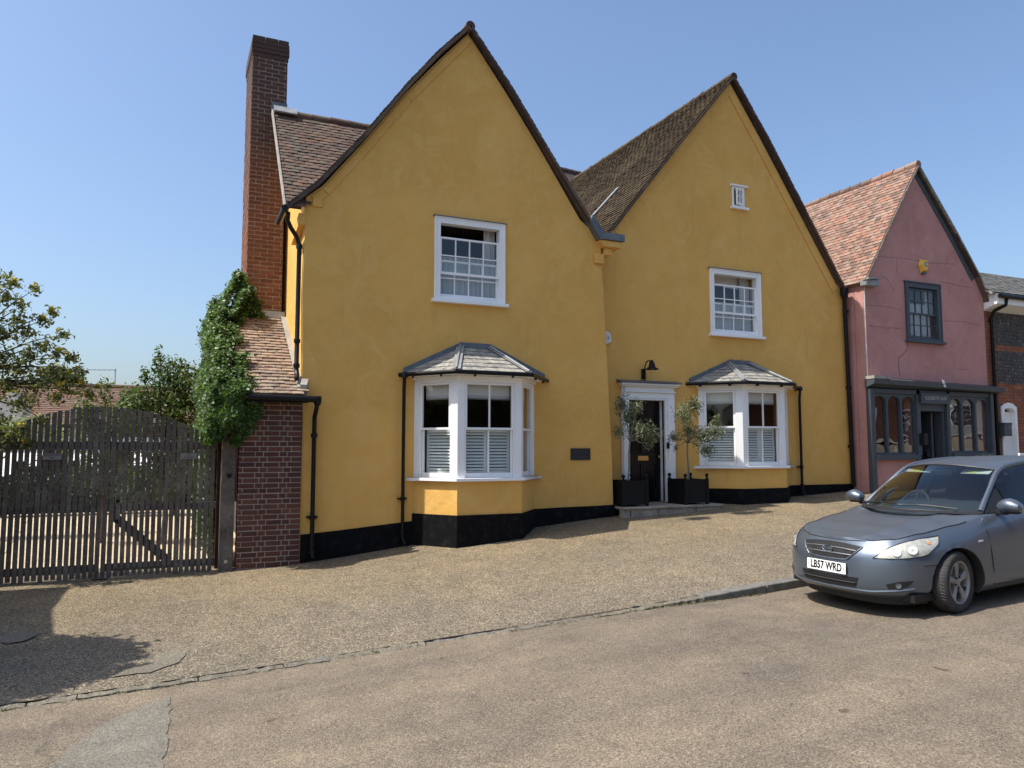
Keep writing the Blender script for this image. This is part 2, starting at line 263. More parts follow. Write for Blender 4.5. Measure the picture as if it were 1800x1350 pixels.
# ------------------------------------------------------------------ mesh helpers
C = sc.collection
ROOT = {}          # top-level empties that carry a location only
def tag(o, label=None, cat=None, group=None, kind=None):
    if label: o['label'] = label
    if cat: o['category'] = cat
    if group: o['group'] = group
    if kind: o['kind'] = kind
    return o
def thing(name, label, cat, loc=(0, 0, 0), group=None):
    o = bpy.data.objects.new(name, None); C.objects.link(o); o.location = loc; o.empty_display_size = .2
    ROOT[o.name] = Vector(loc); return tag(o, label, cat, group)
def adopt(o, parent):
    if parent is not None:
        o.parent = parent
        if parent.name in ROOT: o.matrix_parent_inverse = Matrix.Translation(-ROOT[parent.name])
def V(*a): return Vector(a)
class MB:
    def __init__(s): s.v = []; s.f = []
    def add(s, vs, fs):
        b = len(s.v); s.v += [tuple(p) for p in vs]; s.f += [tuple(i+b for i in f) for f in fs]; return s
    def box(s, x0, y0, z0, x1, y1, z1):
        return s.add([(x0, y0, z0), (x1, y0, z0), (x1, y1, z0), (x0, y1, z0), (x0, y0, z1), (x1, y0, z1), (x1, y1, z1), (x0, y1, z1)],
                     [(0, 3, 2, 1), (4, 5, 6, 7), (0, 1, 5, 4), (1, 2, 6, 5), (2, 3, 7, 6), (3, 0, 4, 7)])
    def obox(s, c, ax, ay, az):       # centre and three half-axis vectors
        c = Vector(c); ax = Vector(ax); ay = Vector(ay); az = Vector(az); vs = []
        for k in (-1, 1):
            for i, j in ((-1, -1), (1, -1), (1, 1), (-1, 1)): vs.append(c+ax*i+ay*j+az*k)
        return s.add(vs, [(0, 3, 2, 1), (4, 5, 6, 7), (0, 1, 5, 4), (1, 2, 6, 5), (2, 3, 7, 6), (3, 0, 4, 7)])
    def beam(s, a, b, wv, hv):        # bar from a to b with half-width vector and half-height vector
        a = Vector(a); b = Vector(b); wv = Vector(wv); hv = Vector(hv)
        return s.add([a-wv-hv, a+wv-hv, a+wv+hv, a-wv+hv, b-wv-hv, b+wv-hv, b+wv+hv, b-wv+hv],
                     [(0, 3, 2, 1), (4, 5, 6, 7), (0, 1, 5, 4), (1, 2, 6, 5), (2, 3, 7, 6), (3, 0, 4, 7)])
    def tube(s, pts, r, n=10, cap=True, half=None):
        pts = [Vector(p) for p in pts]; k = len(pts); rr = r if isinstance(r, (list, tuple)) else [r]*k
        up = None; b = len(s.v); vs = []
        for i, p in enumerate(pts):
            d = (pts[min(i+1, k-1)]-pts[max(i-1, 0)]).normalized()
            if up is None: up = Vector((0, 0, 1)) if abs(d.z) < .9 else Vector((1, 0, 0))
            x = up.cross(d).normalized(); y = d.cross(x); up = y
            for j in range(n):
                a = 2*math.pi*j/n; vs.append(p+(x*math.cos(a)+y*math.sin(a))*rr[i])
        fs = [(i*n+j, i*n+(j+1) % n, (i+1)*n+(j+1) % n, (i+1)*n+j) for i in range(k-1) for j in range(n)]
        if cap: fs += [tuple(range(n-1, -1, -1)), tuple((k-1)*n+j for j in range(n))]
        return s.add(vs, fs)
    def lathe(s, prof, c=(0, 0, 0), n=20, M3=None, caps=True):
        vs = []
        for r, z in prof:
            for j in range(n):
                a = 2*math.pi*j/n; p = Vector((r*math.cos(a), r*math.sin(a), z)); vs.append((M3 @ p if M3 else p)+Vector(c))
        k = len(prof); fs = [(i*n+j, i*n+(j+1) % n, (i+1)*n+(j+1) % n, (i+1)*n+j) for i in range(k-1) for j in range(n)]
        if caps and prof[0][0] > 1e-3: fs.append(tuple(range(n-1, -1, -1)))
        if caps and prof[-1][0] > 1e-3: fs.append(tuple((k-1)*n+j for j in range(n)))
        return s.add(vs, fs)
    def ball(s, c, r, n=12, sq=1.):
        return s.lathe([(r*math.sin(math.pi*i/8) or 1e-7, -r*sq*math.cos(math.pi*i/8)) for i in range(9)], c, n)
    def wall(s, outline, holes, y0, y1, fr=None):
        """outline and holes as (a,z) loops; fr maps (a,y,z) to world; front face at y0, back at y1"""
        fr = fr or (lambda a, y, z: (a, y, z))
        loops = [outline]+holes; flat = [p for l in loops for p in l]
        tris = geometry.tessellate_polygon([[Vector((p[0], p[1], 0)) for p in l] for l in loops])
        n = len(flat); vs = [fr(a, y0, z) for a, z in flat]+[fr(a, y1, z) for a, z in flat]; fs = []
        for t in tris:
            a, b, c = (flat[i] for i in t)
            if (b[0]-a[0])*(c[1]-a[1])-(b[1]-a[1])*(c[0]-a[0]) < 0: t = t[::-1]
            fs.append(tuple(t)); fs.append(tuple(i+n for i in t[::-1]))
        o = 0
        for l in loops:
            for i in range(len(l)):
                j = (i+1) % len(l); fs.append((o+i, o+i+n, o+j+n, o+j))
            o += len(l)
        return s.add(vs, fs)
    def grid(s, fn, nu, nv):
        b = [fn(i/nu, j/nv) for i in range(nu+1) for j in range(nv+1)]
        return s.add(b, [(i*(nv+1)+j, (i+1)*(nv+1)+j, (i+1)*(nv+1)+j+1, i*(nv+1)+j+1) for i in range(nu) for j in range(nv)])
    def mesh(s, name, mat, smooth=False, fix=True):
        me = bpy.data.meshes.new(name); me.from_pydata(s.v, [], s.f); me.update()
        if fix:
            bm = bmesh.new(); bm.from_mesh(me); bmesh.ops.recalc_face_normals(bm, faces=bm.faces); bm.to_mesh(me); bm.free()
        me.materials.append(MATS[mat])
        if smooth:
            me.polygons.foreach_set('use_smooth', [True]*len(me.polygons))
            try: me.set_sharp_from_angle(angle=R(40))
            except Exception: pass
        return me
    def build(s, name, mat, parent=None, smooth=False, bevel=0, fix=True, **tg):
        o = bpy.data.objects.new(name, s.mesh(name, mat, smooth, fix)); C.objects.link(o); adopt(o, parent)
        if bevel:
            b = o.modifiers.new('bevel', 'BEVEL'); b.width = bevel; b.segments = 2; b.limit_method = 'ANGLE'
        if parent is None and 'cat' in tg:           # top-level single mesh: origin at its base
            co = np.array(s.v); c = Vector(((co[:, 0].min()+co[:, 0].max())/2, (co[:, 1].min()+co[:, 1].max())/2, co[:, 2].min()))
            o.data.transform(Matrix.Translation(-c)); o.location = c
        tag(o, **tg); return o
def rect(x0, z0, x1, z1): return [(x0, z0), (x1, z0), (x1, z1), (x0, z1)]
def inst(me, name, mat4, parent):
    o = bpy.data.objects.new(name, me); C.objects.link(o); o.parent = parent
    if parent.name in ROOT: o.matrix_parent_inverse = Matrix.Translation(-ROOT[parent.name])
    o.matrix_basis = mat4; return o
def frame4(x, y, z, o):
    m = Matrix((x, y, z)).transposed().to_4x4(); m.translation = o; return m
def textmesh(body, size, mat, parent, m4, name='lettering', ext=.002, align='CENTER', sx=1., bold=0):
    cu = bpy.data.curves.new(name, 'FONT'); cu.body = body; cu.size = size; cu.extrude = ext; cu.align_x = align; cu.align_y = 'CENTER'; cu.resolution_u = 3; cu.offset = bold
    tmp = bpy.data.objects.new('tmp', cu); C.objects.link(tmp); dg = bpy.context.evaluated_depsgraph_get()
    me = bpy.data.meshes.new_from_object(tmp.evaluated_get(dg)); bpy.data.objects.remove(tmp); bpy.data.curves.remove(cu)
    me.transform(m4 @ Matrix.Diagonal((sx, 1, 1, 1))); me.materials.clear(); me.materials.append(MATS[mat])
    o = bpy.data.objects.new(name, me); C.objects.link(o); adopt(o, parent); return o
def facing_front(x, y, z): return frame4(V(1, 0, 0), V(0, 0, 1), V(0, -1, 0), V(x, y, z))
def lerp(a, b, t): return a+(b-a)*t
def table(tb, x):
    if x <= tb[0][0]: (a, p), (b, q) = tb[0], tb[1]
    elif x >= tb[-1][0]: (a, p), (b, q) = tb[-2], tb[-1]
    else:
        for (a, p), (b, q) in zip(tb, tb[1:]):
            if a <= x <= b: break
    return p+(q-p)*(x-a)/(b-a)

# pieces laid in courses on a sloping plane -------------------------------------------------
def lay_tiles(part, O, U, Vv, inside, nu, nv, tw, gauge, mats, seed, limit, near, jit=.012, thick=.012, sag=0, lift=.003):
    """O corner, U unit along the course, Vv unit up the slope; tiles that show largest are objects, the rest one mass"""
    rg = random.Random(seed); Nn = U.cross(Vv).normalized(); L = gauge*1.35; pl = []
    if Nn.z < 0: Nn = -Nn
    for j in range(nv):
        for i in range(-1, nu+1):
            u = (i+.5+(.5 if j % 2 else 0))*tw+rg.uniform(-.006, .006); v = j*gauge+rg.uniform(-jit, jit)*.6
            if u-tw/2 < -.004:                                  # cut tile at the verge
                cut = u+tw/2
                if cut > .03 and inside(cut/2, v+gauge/2): pl.append((cut/2, v, cut/tw))
            elif inside(u, v+gauge/2): pl.append((u, v, 1.))
    def place(u, v, sx=1.):
        a = rg.gauss(0, .018); tl = math.atan2(thick*.9, gauge)*-1+rg.gauss(0, .012)
        x = U*math.cos(a)+Vv*math.sin(a); y = Vv*math.cos(a)-U*math.sin(a)
        y = (y*math.cos(tl)+Nn*math.sin(tl)).normalized(); z = x.cross(y)
        if z.dot(Nn) < 0: z = -z; x = -x
        p = O+U*u+Vv*v+Nn*(lift+thick*1.2+rg.uniform(0, .006)-sag*math.sin(math.pi*min(1, max(0, u/(nu*tw)))))
        return frame4(x, y, z, p) @ Matrix.Diagonal((sx, 1, 1, 1))
    def tile_mb():
        m = MB(); w = tw*.49
        e = .006
        m.add([(-w, 0, -thick/2), (0, -e, -thick/2+.005), (w, 0, -thick/2), (w, L, -thick/2), (-w, L, -thick/2),
               (-w, 0, thick/2), (0, -e, thick/2+.005), (w, 0, thick/2), (w, L, thick/2), (-w, L, thick/2)],
              [(0, 4, 3, 2, 1), (5, 6, 7, 8, 9), (0, 1, 6, 5), (1, 2, 7, 6), (2, 3, 8, 7), (4, 0, 5, 9)])
        return m
    tm = tile_mb(); me = tm.mesh('tile', mats[0])
    pl.sort(key=lambda q: (near-(O+U*q[0]+Vv*q[1])).length)
    for q in pl[:limit]: inst(me, 'tile', place(*q), part)
    if len(pl) > limit:
        mass = MB()
        for q in pl[limit:]:
            mt = place(*q); mass.add([mt @ Vector(p) for p in tm.v], tm.f)
        mass.build('tile_mass', mats[1], part, fix=False, kind='stuff')
    return len(pl)

def lay_bricks(part, O, U, Wn, width, rows, mat, seed, z0=0, bl=.215, bh=.065, joint=.012, skip=None, limit=999, massmat=None, depth=.102, flem=True, proud=.006):
    """bricks on a vertical face: U along the face, Wn outward normal"""
    rg = random.Random(seed); up = V(0, 0, 1); sh = {}; mass = MB(); cnt = 0
    for r in range(rows):
        u = 0; z = r*(bh+joint)+bh/2; k = r % 2
        u = 0 if r % 2 == 0 else -(bl+joint)*(.5 if not flem else .25)
        while u < width-.02:
            ln = bl if (not flem or k % 2 == 0) else .1025
            a, b = max(0, u), min(width, u+ln); k += 1; u += ln+joint
            if b-a < .03: continue
            if skip and skip((a+b)/2, z): continue
            q = round(b-a, 3); c = O+U*((a+b)/2)+up*(z+rg.uniform(-.002, .002))+Wn*(proud-depth/2+rg.uniform(-.003, .003))
            if cnt < limit:
                if q not in sh: sh[q] = MB().box(-q/2, -depth/2, -bh/2, q/2, depth/2, bh/2).mesh('brick', mat)
                inst(sh[q], 'brick', frame4(U, -Wn, up, c) @ Matrix.Rotation(rg.gauss(0, .006), 4, 'Y'), part)
            else: mass.obox(c, U*(q/2), Wn*(depth/2), up*(bh/2))
            cnt += 1
    if mass.v: mass.build('brick_mass', massmat or mat, part, kind='stuff')
    return cnt

def leaves(name, mat, parent, blobs, size, seed, aspect=.45, shell=.5, up=.3, jit=.12, **tg):
    """blobs: (centre, (rx,ry,rz), count). Each leaf is a small folded blade."""
    g = np.random.default_rng(seed); P = []; D = []
    for c, r, n in blobs:
        d = g.normal(size=(n, 3)); d /= np.linalg.norm(d, axis=1)[:, None]
        rad = shell+(1-shell)*g.random(n); rad *= 1+jit*g.normal(size=n)
        P.append(np.array(c)+d*rad[:, None]*np.array(r)); D.append(d)
    return leaf_mesh(name, mat, parent, np.vstack(P), np.vstack(D), size, g, aspect, up, **tg)
def leaf_mesh(name, mat, parent, P, D, size, g, aspect=.45, up=.3, spread=.9, **tg):
    n = len(P); nr = D+g.normal(size=(n, 3))*spread; nr[:, 2] += up; nr /= np.linalg.norm(nr, axis=1)[:, None]
    a = g.normal(size=(n, 3)); a -= (a*nr).sum(1)[:, None]*nr; a /= np.linalg.norm(a, axis=1)[:, None]; b = np.cross(nr, a)
    s = size*(.5+1.0*g.random(n)**1.4)[:, None]; w = s*aspect
    v = np.stack([P-a*s*.5, P+b*w*.5+nr*w*.12, P+a*s*.5, P-b*w*.5+nr*w*.12], 1).reshape(-1, 3)
    i = np.arange(n)*4; f = np.stack([np.stack([i, i+1, i+2], 1), np.stack([i, i+2, i+3], 1)], 1).reshape(-1, 3)
    me = bpy.data.meshes.new(name); me.vertices.add(len(v)); me.vertices.foreach_set('co', v.ravel())
    me.loops.add(f.size); me.loops.foreach_set('vertex_index', f.ravel().astype(np.int32)); me.polygons.add(len(f))
    me.polygons.foreach_set('loop_start', np.arange(0, f.size, 3, dtype=np.int32)); me.update(calc_edges=True)
    me.materials.append(MATS[mat]); o = bpy.data.objects.new(name, me); C.objects.link(o); adopt(o, parent); return tag(o, **tg)
def branches(name, mat, parent, base, tips, r0, seed, mid=.4):
    rg = random.Random(seed); m = MB(); base = Vector(base)
    for t in tips:
        t = Vector(t); k = base.lerp(t, mid)+V(rg.uniform(-.1, .1), rg.uniform(-.1, .1), rg.uniform(.0, .2))*(t-base).length*.4
        pts = [base, base.lerp(k, .6)+V(0, 0, .05), k, k.lerp(t, .55)+V(0, 0, .04), t]
        m.tube(pts, [r0, r0*.75, r0*.55, r0*.35, r0*.12], 6)
    return m.build(name, mat, parent, smooth=True)

# ================================================================== THE SETTING
ZW = [(-20, -.5), (-6, -.16), (-2, -.13), (1, -.12), (1.92, -.07), (3.54, .11), (4.7, .22), (7.42, .44), (10.3, .57), (12.25, .61), (13.9, .70), (18, .92), (40, 2.0)]
ZK = [(-20, -1.1), (-3, -.43), (-1.1, -.38), (.82, -.31), (4.65, -.12), (7.2, .06), (10, .20), (14, .42), (20, .75), (40, 1.9)]
YK = 7.30
def zw(x): return sum(table(ZW, x+d) for d in (-.6, -.3, 0, .3, .6))/5
def zk(x): return sum(table(ZK, x+d) for d in (-.6, -.3, 0, .3, .6))/5
def drop(x): return .012+.085*min(1, max(0, (x-4.9)/1.6))
def zpav(x, y):
    t = (y-YK)/(12-YK); a = zk(x); b = zw(x); return a+(b-a)*min(t, 1.15)
def zroad(x, y):
    d = YK-y; return zk(x)-drop(x)+.018*d-.0007*d*d+.004*math.sin(x*1.3+y*.7)
def sheet(name, mat, xs, ys, zf, **tg):
    m = MB(); nx, ny = len(xs), len(ys)
    m.add([(x, y, zf(x, y)) for x in xs for y in ys], [(i*ny+j, (i+1)*ny+j, (i+1)*ny+j+1, i*ny+j+1) for i in range(nx-1) for j in range(ny-1)])
    return m.build(name, mat, None, smooth=True, **tg)
def fr(a, b, n): return [a+(b-a)*i/n for i in range(n+1)]
XS = fr(-40, -4, 14)[:-1]+fr(-4, 16, 100)[:-1]+fr(16, 80, 24)
sheet('ground', 'soil', fr(-400, 600, 10), fr(-400, 900, 10), lambda x, y: -3.2+.02*max(-60, min(60, x)), kind='structure')
road = sheet('road', 'tarmac', XS, fr(-9, 0, 6)[:-1]+fr(0, YK+.02, 36), zroad, kind='structure')
pav = sheet('pavement', 'pavement_gravel', XS, fr(YK+.1, 12.9, 34), lambda x, y: zpav(x, y)+.005*math.sin(x*2.1+y)*math.sin(y*1.7), kind='structure')
sheet('far_pavement', 'concrete_dark', XS, fr(-11.5, -9, 2), lambda x, y: zroad(x, -9)+.1, kind='structure')
def zyard(x, y): return -.13+.012*(y-12)
sheet('yard', 'yard_gravel', fr(-30, 1.4, 20), fr(12.9, 34, 20), zyard, kind='structure')
# kerbstones along the road edge, sunken and broken on the left, standing proud on the right
rg = random.Random(3); x = -6.
while x < 22:
    new = x > 4.8; L = rg.uniform(.75, 1.0) if new else rg.uniform(.35, 1.1)
    x1 = x+L; proud = .012 if new else rg.uniform(-.006, .008); m = MB(); w = .125 if new else rg.uniform(.05, .11); n = 6 if new else max(5, int(L/.06)); row = []
    for i in range(n+1):
        a = lerp(x+.006, x1-.006, i/n); j0, j1, j2 = (rg.uniform(-.006, .006), 0, 0) if new else (rg.uniform(-.022, .022), rg.uniform(-.03, .02), rg.uniform(-.006, .006))
        row.append([(a, YK-.012+j0, zk(a)-.2), (a, YK-.012+j0, zk(a)+proud-.008+j2), (a, YK+w+j1, zk(a)+proud+.006+j2), (a, YK+w+j1, zk(a)-.2)])
    m.add([p for r_ in row for p in r_], [(4*i+k, 4*i+4+k, 4*i+4+(k+1) % 4, 4*i+(k+1) % 4) for i in range(n) for k in range(4)]+[(0, 1, 2, 3), (4*n+3, 4*n+2, 4*n+1, 4*n)])
    m.build('kerbstone', 'kerb_stone' if new else ('patch_concrete' if rg.random() < .6 else 'patch_tarmac'), pav, bevel=.012 if new else 0)
    x = x1
# patches in the road and the pavement, each a thin slab a few millimetres proud
def patch(name, mat, pts, zf, parent, h=.005, seed=1):
    rg = random.Random(seed); out = []
    for (a, b), (c, d) in zip(pts, pts[1:]+pts[:1]):
        k = max(2, int(math.hypot(c-a, d-b)/.08))
        for i in range(k): out.append((lerp(a, c, i/k)+rg.uniform(-.018, .018), lerp(b, d, i/k)+rg.uniform(-.018, .018)))
    m = MB(); tr = geometry.tessellate_polygon([[Vector((p[0], p[1], 0)) for p in out]])
    m.add([(p[0], p[1], zf(*p)+h) for p in out], [tuple(t) for t in tr]); return m.build(name, mat, parent)
patch('road_patch', 'patch_tarmac', [(-.62, 4.4), (-.64, 5.4), (-.52, 6.05), (-.28, 6.6), (.12, 6.95), (.10, 6.2), (.06, 5.2), (.02, 4.3)], zroad, road, .006)
patch('concrete_patch', 'patch_concrete', [(-.35, 6.95+.75), (.02, 8.05), (.13, 8.3), (.26, 8.12), (.2, 7.86), (-.05, 7.66)], zpav, pav, .012, 4)
patch('cover_stone', 'patch_concrete', [(-1.28+.13*math.cos(a)*1.25, 9.38+.22*math.sin(a)) for a in fr(0, 5.7, 9)], zpav, pav, .014, 5)
# weeds along the kerb
g = np.random.default_rng(5); xs = np.concatenate([g.uniform(4.9, 6.6, 260), g.uniform(-1.5, 5, 160)]); P = np.stack([xs, YK-.03+g.normal(size=len(xs))*.02, [zroad(a, YK)+.012 for a in xs]], 1)
leaf_mesh('kerb_weeds', 'grass', None, P, np.tile([0, -.5, .3], (len(P), 1)), .05, g, .18, 0., .8, kind='stuff', label='dry weeds growing along the kerb', cat='weeds')

# ================================================================== YELLOW HOUSE
Y1, Y2 = 12.0, 12.5
house = thing('yellow_house', 'large ochre yellow rendered house with two steep gables and two bay windows', 'house', (7.8, 13, .3))
def sash(house, x0, z0, x1, z1, yw, cols, rows, op, paint='white_paint', name='sash_window', arch=.10, sill=True, barw=.018, curtain=None, hornmid=None):
    """vertical sash: x0..x1, z0..z1 outer architrave; op = how far the upper sash has slid down"""
    f = MB(); a = arch; d = .035
    f.box(x0, yw-d, z0, x0+a, yw+.12, z1).box(x1-a, yw-d, z0, x1, yw+.12, z1).box(x0+a, yw-d, z1-a*1.05, x1-a, yw+.12, z1).box(x0+a, yw-d, z0, x1-a, yw+.12, z0+a*.55)
    e = .018
    f.box(x0-.004, yw-d-.014, z0, x0+e, yw, z1+.004).box(x1-e, yw-d-.014, z0, x1+.004, yw, z1+.004).box(x0+e, yw-d-.014, z1-e, x1-e, yw, z1+.004)
    win = f.build(name, paint, house, bevel=.004)
    MB().box(x0-.03, yw-d-.03, z1+.004, x1+.03, yw, z1+.016).build('drip', 'lead_dark', win)
    if sill: MB().box(x0-.05, yw-.10, z0-.055, x1+.05, yw+.02, z0-.001).build('sill', paint, win, bevel=.006)
    X0, X1, Z0, Z1 = x0+a, x1-a, z0+a*.55, z1-a*1.05; zm = lerp(Z0, Z1, hornmid or .5)
    def one(zb, zt, yy, cols, rows, botrail):
        s = MB(); st = .032; tr = .03
        s.box(X0+.002, yy, zb, X0+st, yy+.04, zt).box(X1-st, yy, zb, X1-.002, yy+.04, zt).box(X0+st, yy, zt-tr, X1-st, yy+.04, zt).box(X0+st, yy, zb, X1-st, yy+.04, zb+botrail)
        so = s.build('sash', paint, win); gx0, gx1, gz0, gz1 = X0+st, X1-st, zb+botrail, zt-tr
        for i in range(1, cols): xx = lerp(gx0, gx1, i/cols); MB().box(xx-barw/2, yy+.004, gz0, xx+barw/2, yy+.03, gz1).build('glazing_bar', paint, win)
        for j in range(1, rows): zz = lerp(gz0, gz1, j/rows); MB().box(gx0, yy+.006, zz-barw/2, gx1, yy+.028, zz+barw/2).build('glazing_bar', paint, win)
        rg = random.Random(int(x0*100+zb*10))
        for i in range(cols):
            for j in range(rows):
                p = MB().add([(lerp(gx0, gx1, k), yy+.02+rg.uniform(-.0015, .0015), lerp(gz0, gz1, l)) for k, l in ((i/cols, j/rows), ((i+1)/cols, j/rows), ((i+1)/cols, (j+1)/rows), (i/cols, (j+1)/rows))], [(0, 1, 2, 3)])
                p.build('pane', 'glass', win)
    H = (Z1-Z0)/2+.015
    one(Z0+.002, Z0+H, yw+.055, cols, rows, .055)            # lower sash, inside
    one(Z1-H-op, Z1-op-.002, yw+.008, cols, rows, .04)       # upper sash, outside, lowered by op
    return win, (X0, X1, Z0, Z1)
def drape(name, mat, parent, x0, x1, z0, z1, y, folds, depth, sway=0, taper=0):
    def fn(u, v):
        xx = lerp(x0, x1, u); 
        if taper: xx = lerp(xx, x0 if taper < 0 else x1, (1-v)*abs(taper))
        return (xx+sway*math.sin(v*3), y+depth*math.sin(u*folds*2*math.pi+1.3*math.sin(u*9))*(1.2-.5*v), lerp(z0, z1, v))
    return MB().grid(fn, folds*10, 6).build(name, mat, parent, smooth=True, fix=False)

# window openings
W1 = (4.0, 4.12, 5.27, 5.52); W2 = (10.08, 3.99, 11.40, 5.34); SW = (10.72, 6.72, 11.04, 7.16); DR = (8.08, .63, 8.90, 2.60)
gable1 = [(1.90, -.35), (7.43, -.1), (7.40, 1.5), (7.27, 4.2), (7.20, 5.52), (6.78, 5.80), (5.98, 6.98), (5.31, 7.90), (4.58, 8.84), (4.05, 8.24), (3.48, 7.56), (2.77, 6.58), (2.15, 5.78), (1.90, 5.56), (1.87, 4.0), (1.92, 2.0)]
BAY1 = [(3.68, 12.0), (4.17, 11.30), (5.27, 11.30), (5.84, 12.0)]; BAY2 = [(9.74, 12.5), (10.34, 11.9), (11.42, 11.9), (12.07, 12.5)]
MB().wall(gable1, [rect(W1[0]+.03, W1[1]+.02, W1[2]-.03, W1[3]-.02), rect(3.80, 1.2, 5.72, 2.75)], Y1, Y1+.28).build('gable_wall', 'yellow_render', house)
gable2 = [(7.2, -.1), (13.93, .2), (13.90, 3.0), (13.84, 5.12), (13.6, 5.34), (12.66, 6.70), (11.58, 8.26), (10.74, 9.42), (9.9, 8.46), (9.05, 7.46), (7.76, 5.88), (7.3, 5.5), (7.2, 5.4)]
MB().wall(gable2, [rect(W2[0]+.03, W2[1]+.02, W2[2]-.03, W2[3]-.02), rect(SW[0], SW[1], SW[2], SW[3]), rect(DR[0], DR[1], DR[2], DR[3]), rect(9.86, 1.32, 11.95, 2.85)], Y2, Y2+.28).build('gable_wall', 'yellow_render', house)
# raised plaster bands that follow the verges
def band(pts, y, wd, th):
    m = MB()
    for (a, b), (c, d) in zip(pts, pts[1:]):
        u = V(c-a, 0, d-b).normalized(); nrm = V(-u.z, 0, u.x)
        if nrm.z > 0: nrm = -nrm
        m.beam(V(a, y, b)+nrm*wd/2, V(c, y, d)+nrm*wd/2+u*.0, nrm*(wd/2), V(0, th, 0))
    return m
band([(10.70, 9.40), (11.56, 8.20), (12.64, 6.64), (13.62, 5.22)], Y2-.004, .17, .018).build('verge_band', 'yellow_render', house)
band([(10.70, 9.38), (9.9, 8.42), (9.05, 7.42), (7.80, 5.86)], Y2-.002, .15, .016).build('verge_band', 'yellow_render', house)
band([(1.98, 5.58), (2.15, 5.72), (2.77, 6.52), (3.48, 7.5), (4.05, 8.18), (4.56, 8.78)], Y1-.003, .12, .016).build('verge_band', 'yellow_render', house)
# side wall of the range behind the left gable, back and inner walls
sidefr = lambda a, y, z: (1.90+y, a, z)
MB().wall([(12.03, -.3), (19, -.3), (19, 5.4), (15.7, 5.4), (13.85, 7.55), (12.2, 5.52), (12.03, 5.48)], [], 0, .25, sidefr).build('side_wall', 'yellow_render', house)
MB().wall([(12.29, -.2), (12.7, -.2), (12.7, 5.5), (12.29, 5.5)], [], 0, .12, lambda a, y, z: (7.29-y, a, z)).build('return_wall', 'yellow_render', house)
MB().box(2.16, 19, -.3, 13.7, 19.25, 5.5).build('back_wall', 'yellow_render', house)
MB().box(13.66, 12.79, -.2, 13.92, 19, 5.2).build('party_wall', 'yellow_render', house)
MB().box(2.2, 12.3, 3.05, 7.2, 18.9, 3.2).box(7.2, 12.8, 3.05, 13.6, 18.9, 3.2).build('upper_floor', 'interior', house)
MB().box(2.2, 14.6, .0, 13.6, 14.75, 5.4).build('inner_wall', 'interior', house)
MB().box(2.2, 12.3, 5.56, 7.2, 18.9, 5.66).box(7.2, 12.8, 5.56, 13.6, 18.9, 5.66).build('ceiling', 'interior', house)
# black plinths, proud of the render
def plinth(pts, tops, y, th=.02):
    m = MB()
    for (a, ta), (b, tb_) in zip(zip(pts, tops), zip(pts[1:], tops[1:])):
        m.add([(a, y-th, zw(a)-.35), (b, y-th, zw(b)-.35), (b, y+.03, zw(b)-.35), (a, y+.03, zw(a)-.35), (a, y-th, ta), (b, y-th, tb_), (b, y+.03, tb_), (a, y+.03, ta)],
              [(0, 3, 2, 1), (4, 5, 6, 7), (0, 1, 5, 4), (1, 2, 6, 5), (2, 3, 7, 6), (3, 0, 4, 7)])
    return m
plinth([1.925, 2.5, 3.1, 3.69], [.36, .40, .45, .50], Y1).build('plinth', 'black_plinth', house)
plinth([5.83, 6.4, 7.0, 7.435], [.62, .63, .635, .645], Y1).build('plinth', 'black_plinth', house)
plinth([7.44, 7.93], [1.0, 1.0], Y2).build('plinth', 'black_plinth', house)
plinth([9.16, 9.75], [.94, .92], Y2).build('plinth', 'black_plinth', house)
plinth([12.07, 13.0, 13.9], [.88, .88, .88], Y2).build('plinth', 'black_plinth', house)

# --- upper windows
win, (a, b, c, d) = sash(house, *W1, Y1, 4, 2, .22)
drape('curtain', 'curtain', win, b-.20, b+.02, c, d+.05, Y1+.22, 4, .025)
drape('net_curtain', 'net', win, a-.02, b+.02, c, lerp(c, d, .57), Y1+.17, 11, .022)
MB().box(a-.05, Y1+.162, lerp(c, d, .57), b+.05, Y1+.178, lerp(c, d, .57)+.012).build('curtain_rail', 'curtain', win)
win, (a, b, c, d) = sash(house, *W2, Y2, 4, 2, .20)
drape('curtain', 'curtain', win, b-.24, b+.02, c, d+.05, Y2+.24, 4, .03); drape('curtain', 'curtain', win, a-.02, a+.10, c, d+.05, Y2+.24, 2, .03)
drape('net_curtain', 'net', win, a-.02, b+.02, c, lerp(c, d, .55), Y2+.17, 12, .022)
MB().wall([(a-.1, lerp(c, d, .84)), (a+.22, lerp(c, d, .84)), (a+.38, lerp(c, d, .90)), (a+.55, lerp(c, d, .85)), (b+.1, lerp(c, d, .83)), (b+.1, d+.1), (a-.1, d+.1)], [], Y2+.31, Y2+.33).build('pelmet', 'blind', win)
# small attic casement, standing ajar
f = MB(); x0, z0, x1, z1 = SW
f.box(x0, Y2-.02, z0, x0+.045, Y2+.1, z1).box(x1-.045, Y2-.02, z0, x1, Y2+.1, z1).box(x0+.045, Y2-.02, z1-.04, x1-.045, Y2+.1, z1).box(x0+.045, Y2-.02, z0, x1-.045, Y2+.1, z0+.04)
win = f.build('attic_window', 'white_paint', house, bevel=.004)
MB().box(x0-.055, Y2-.075, z0-.05, x1+.075, Y2+.02, z0-.001).build('sill', 'white_paint', win, bevel=.005)
MB().box(x0-.045, Y2-.06, z1+.001, x1+.075, Y2+.02, z1+.035).build('drip', 'white_paint', win, bevel=.005)
hg = V(x1-.05, Y2-.022, 0); ca, sa = math.cos(R(13)), math.sin(R(13)); Ux = V(-ca, -sa, 0); Uy = V(sa, -ca, 0)   # hinged on the right jamb
wl = .215; s = MB()
def cbox(a0, zb, a1, zt): s.obox(hg+Ux*((a0+a1)/2)+V(0, 0, (zb+zt)/2), Ux*((a1-a0)/2), Uy*.014, V(0, 0, (zt-zb)/2))
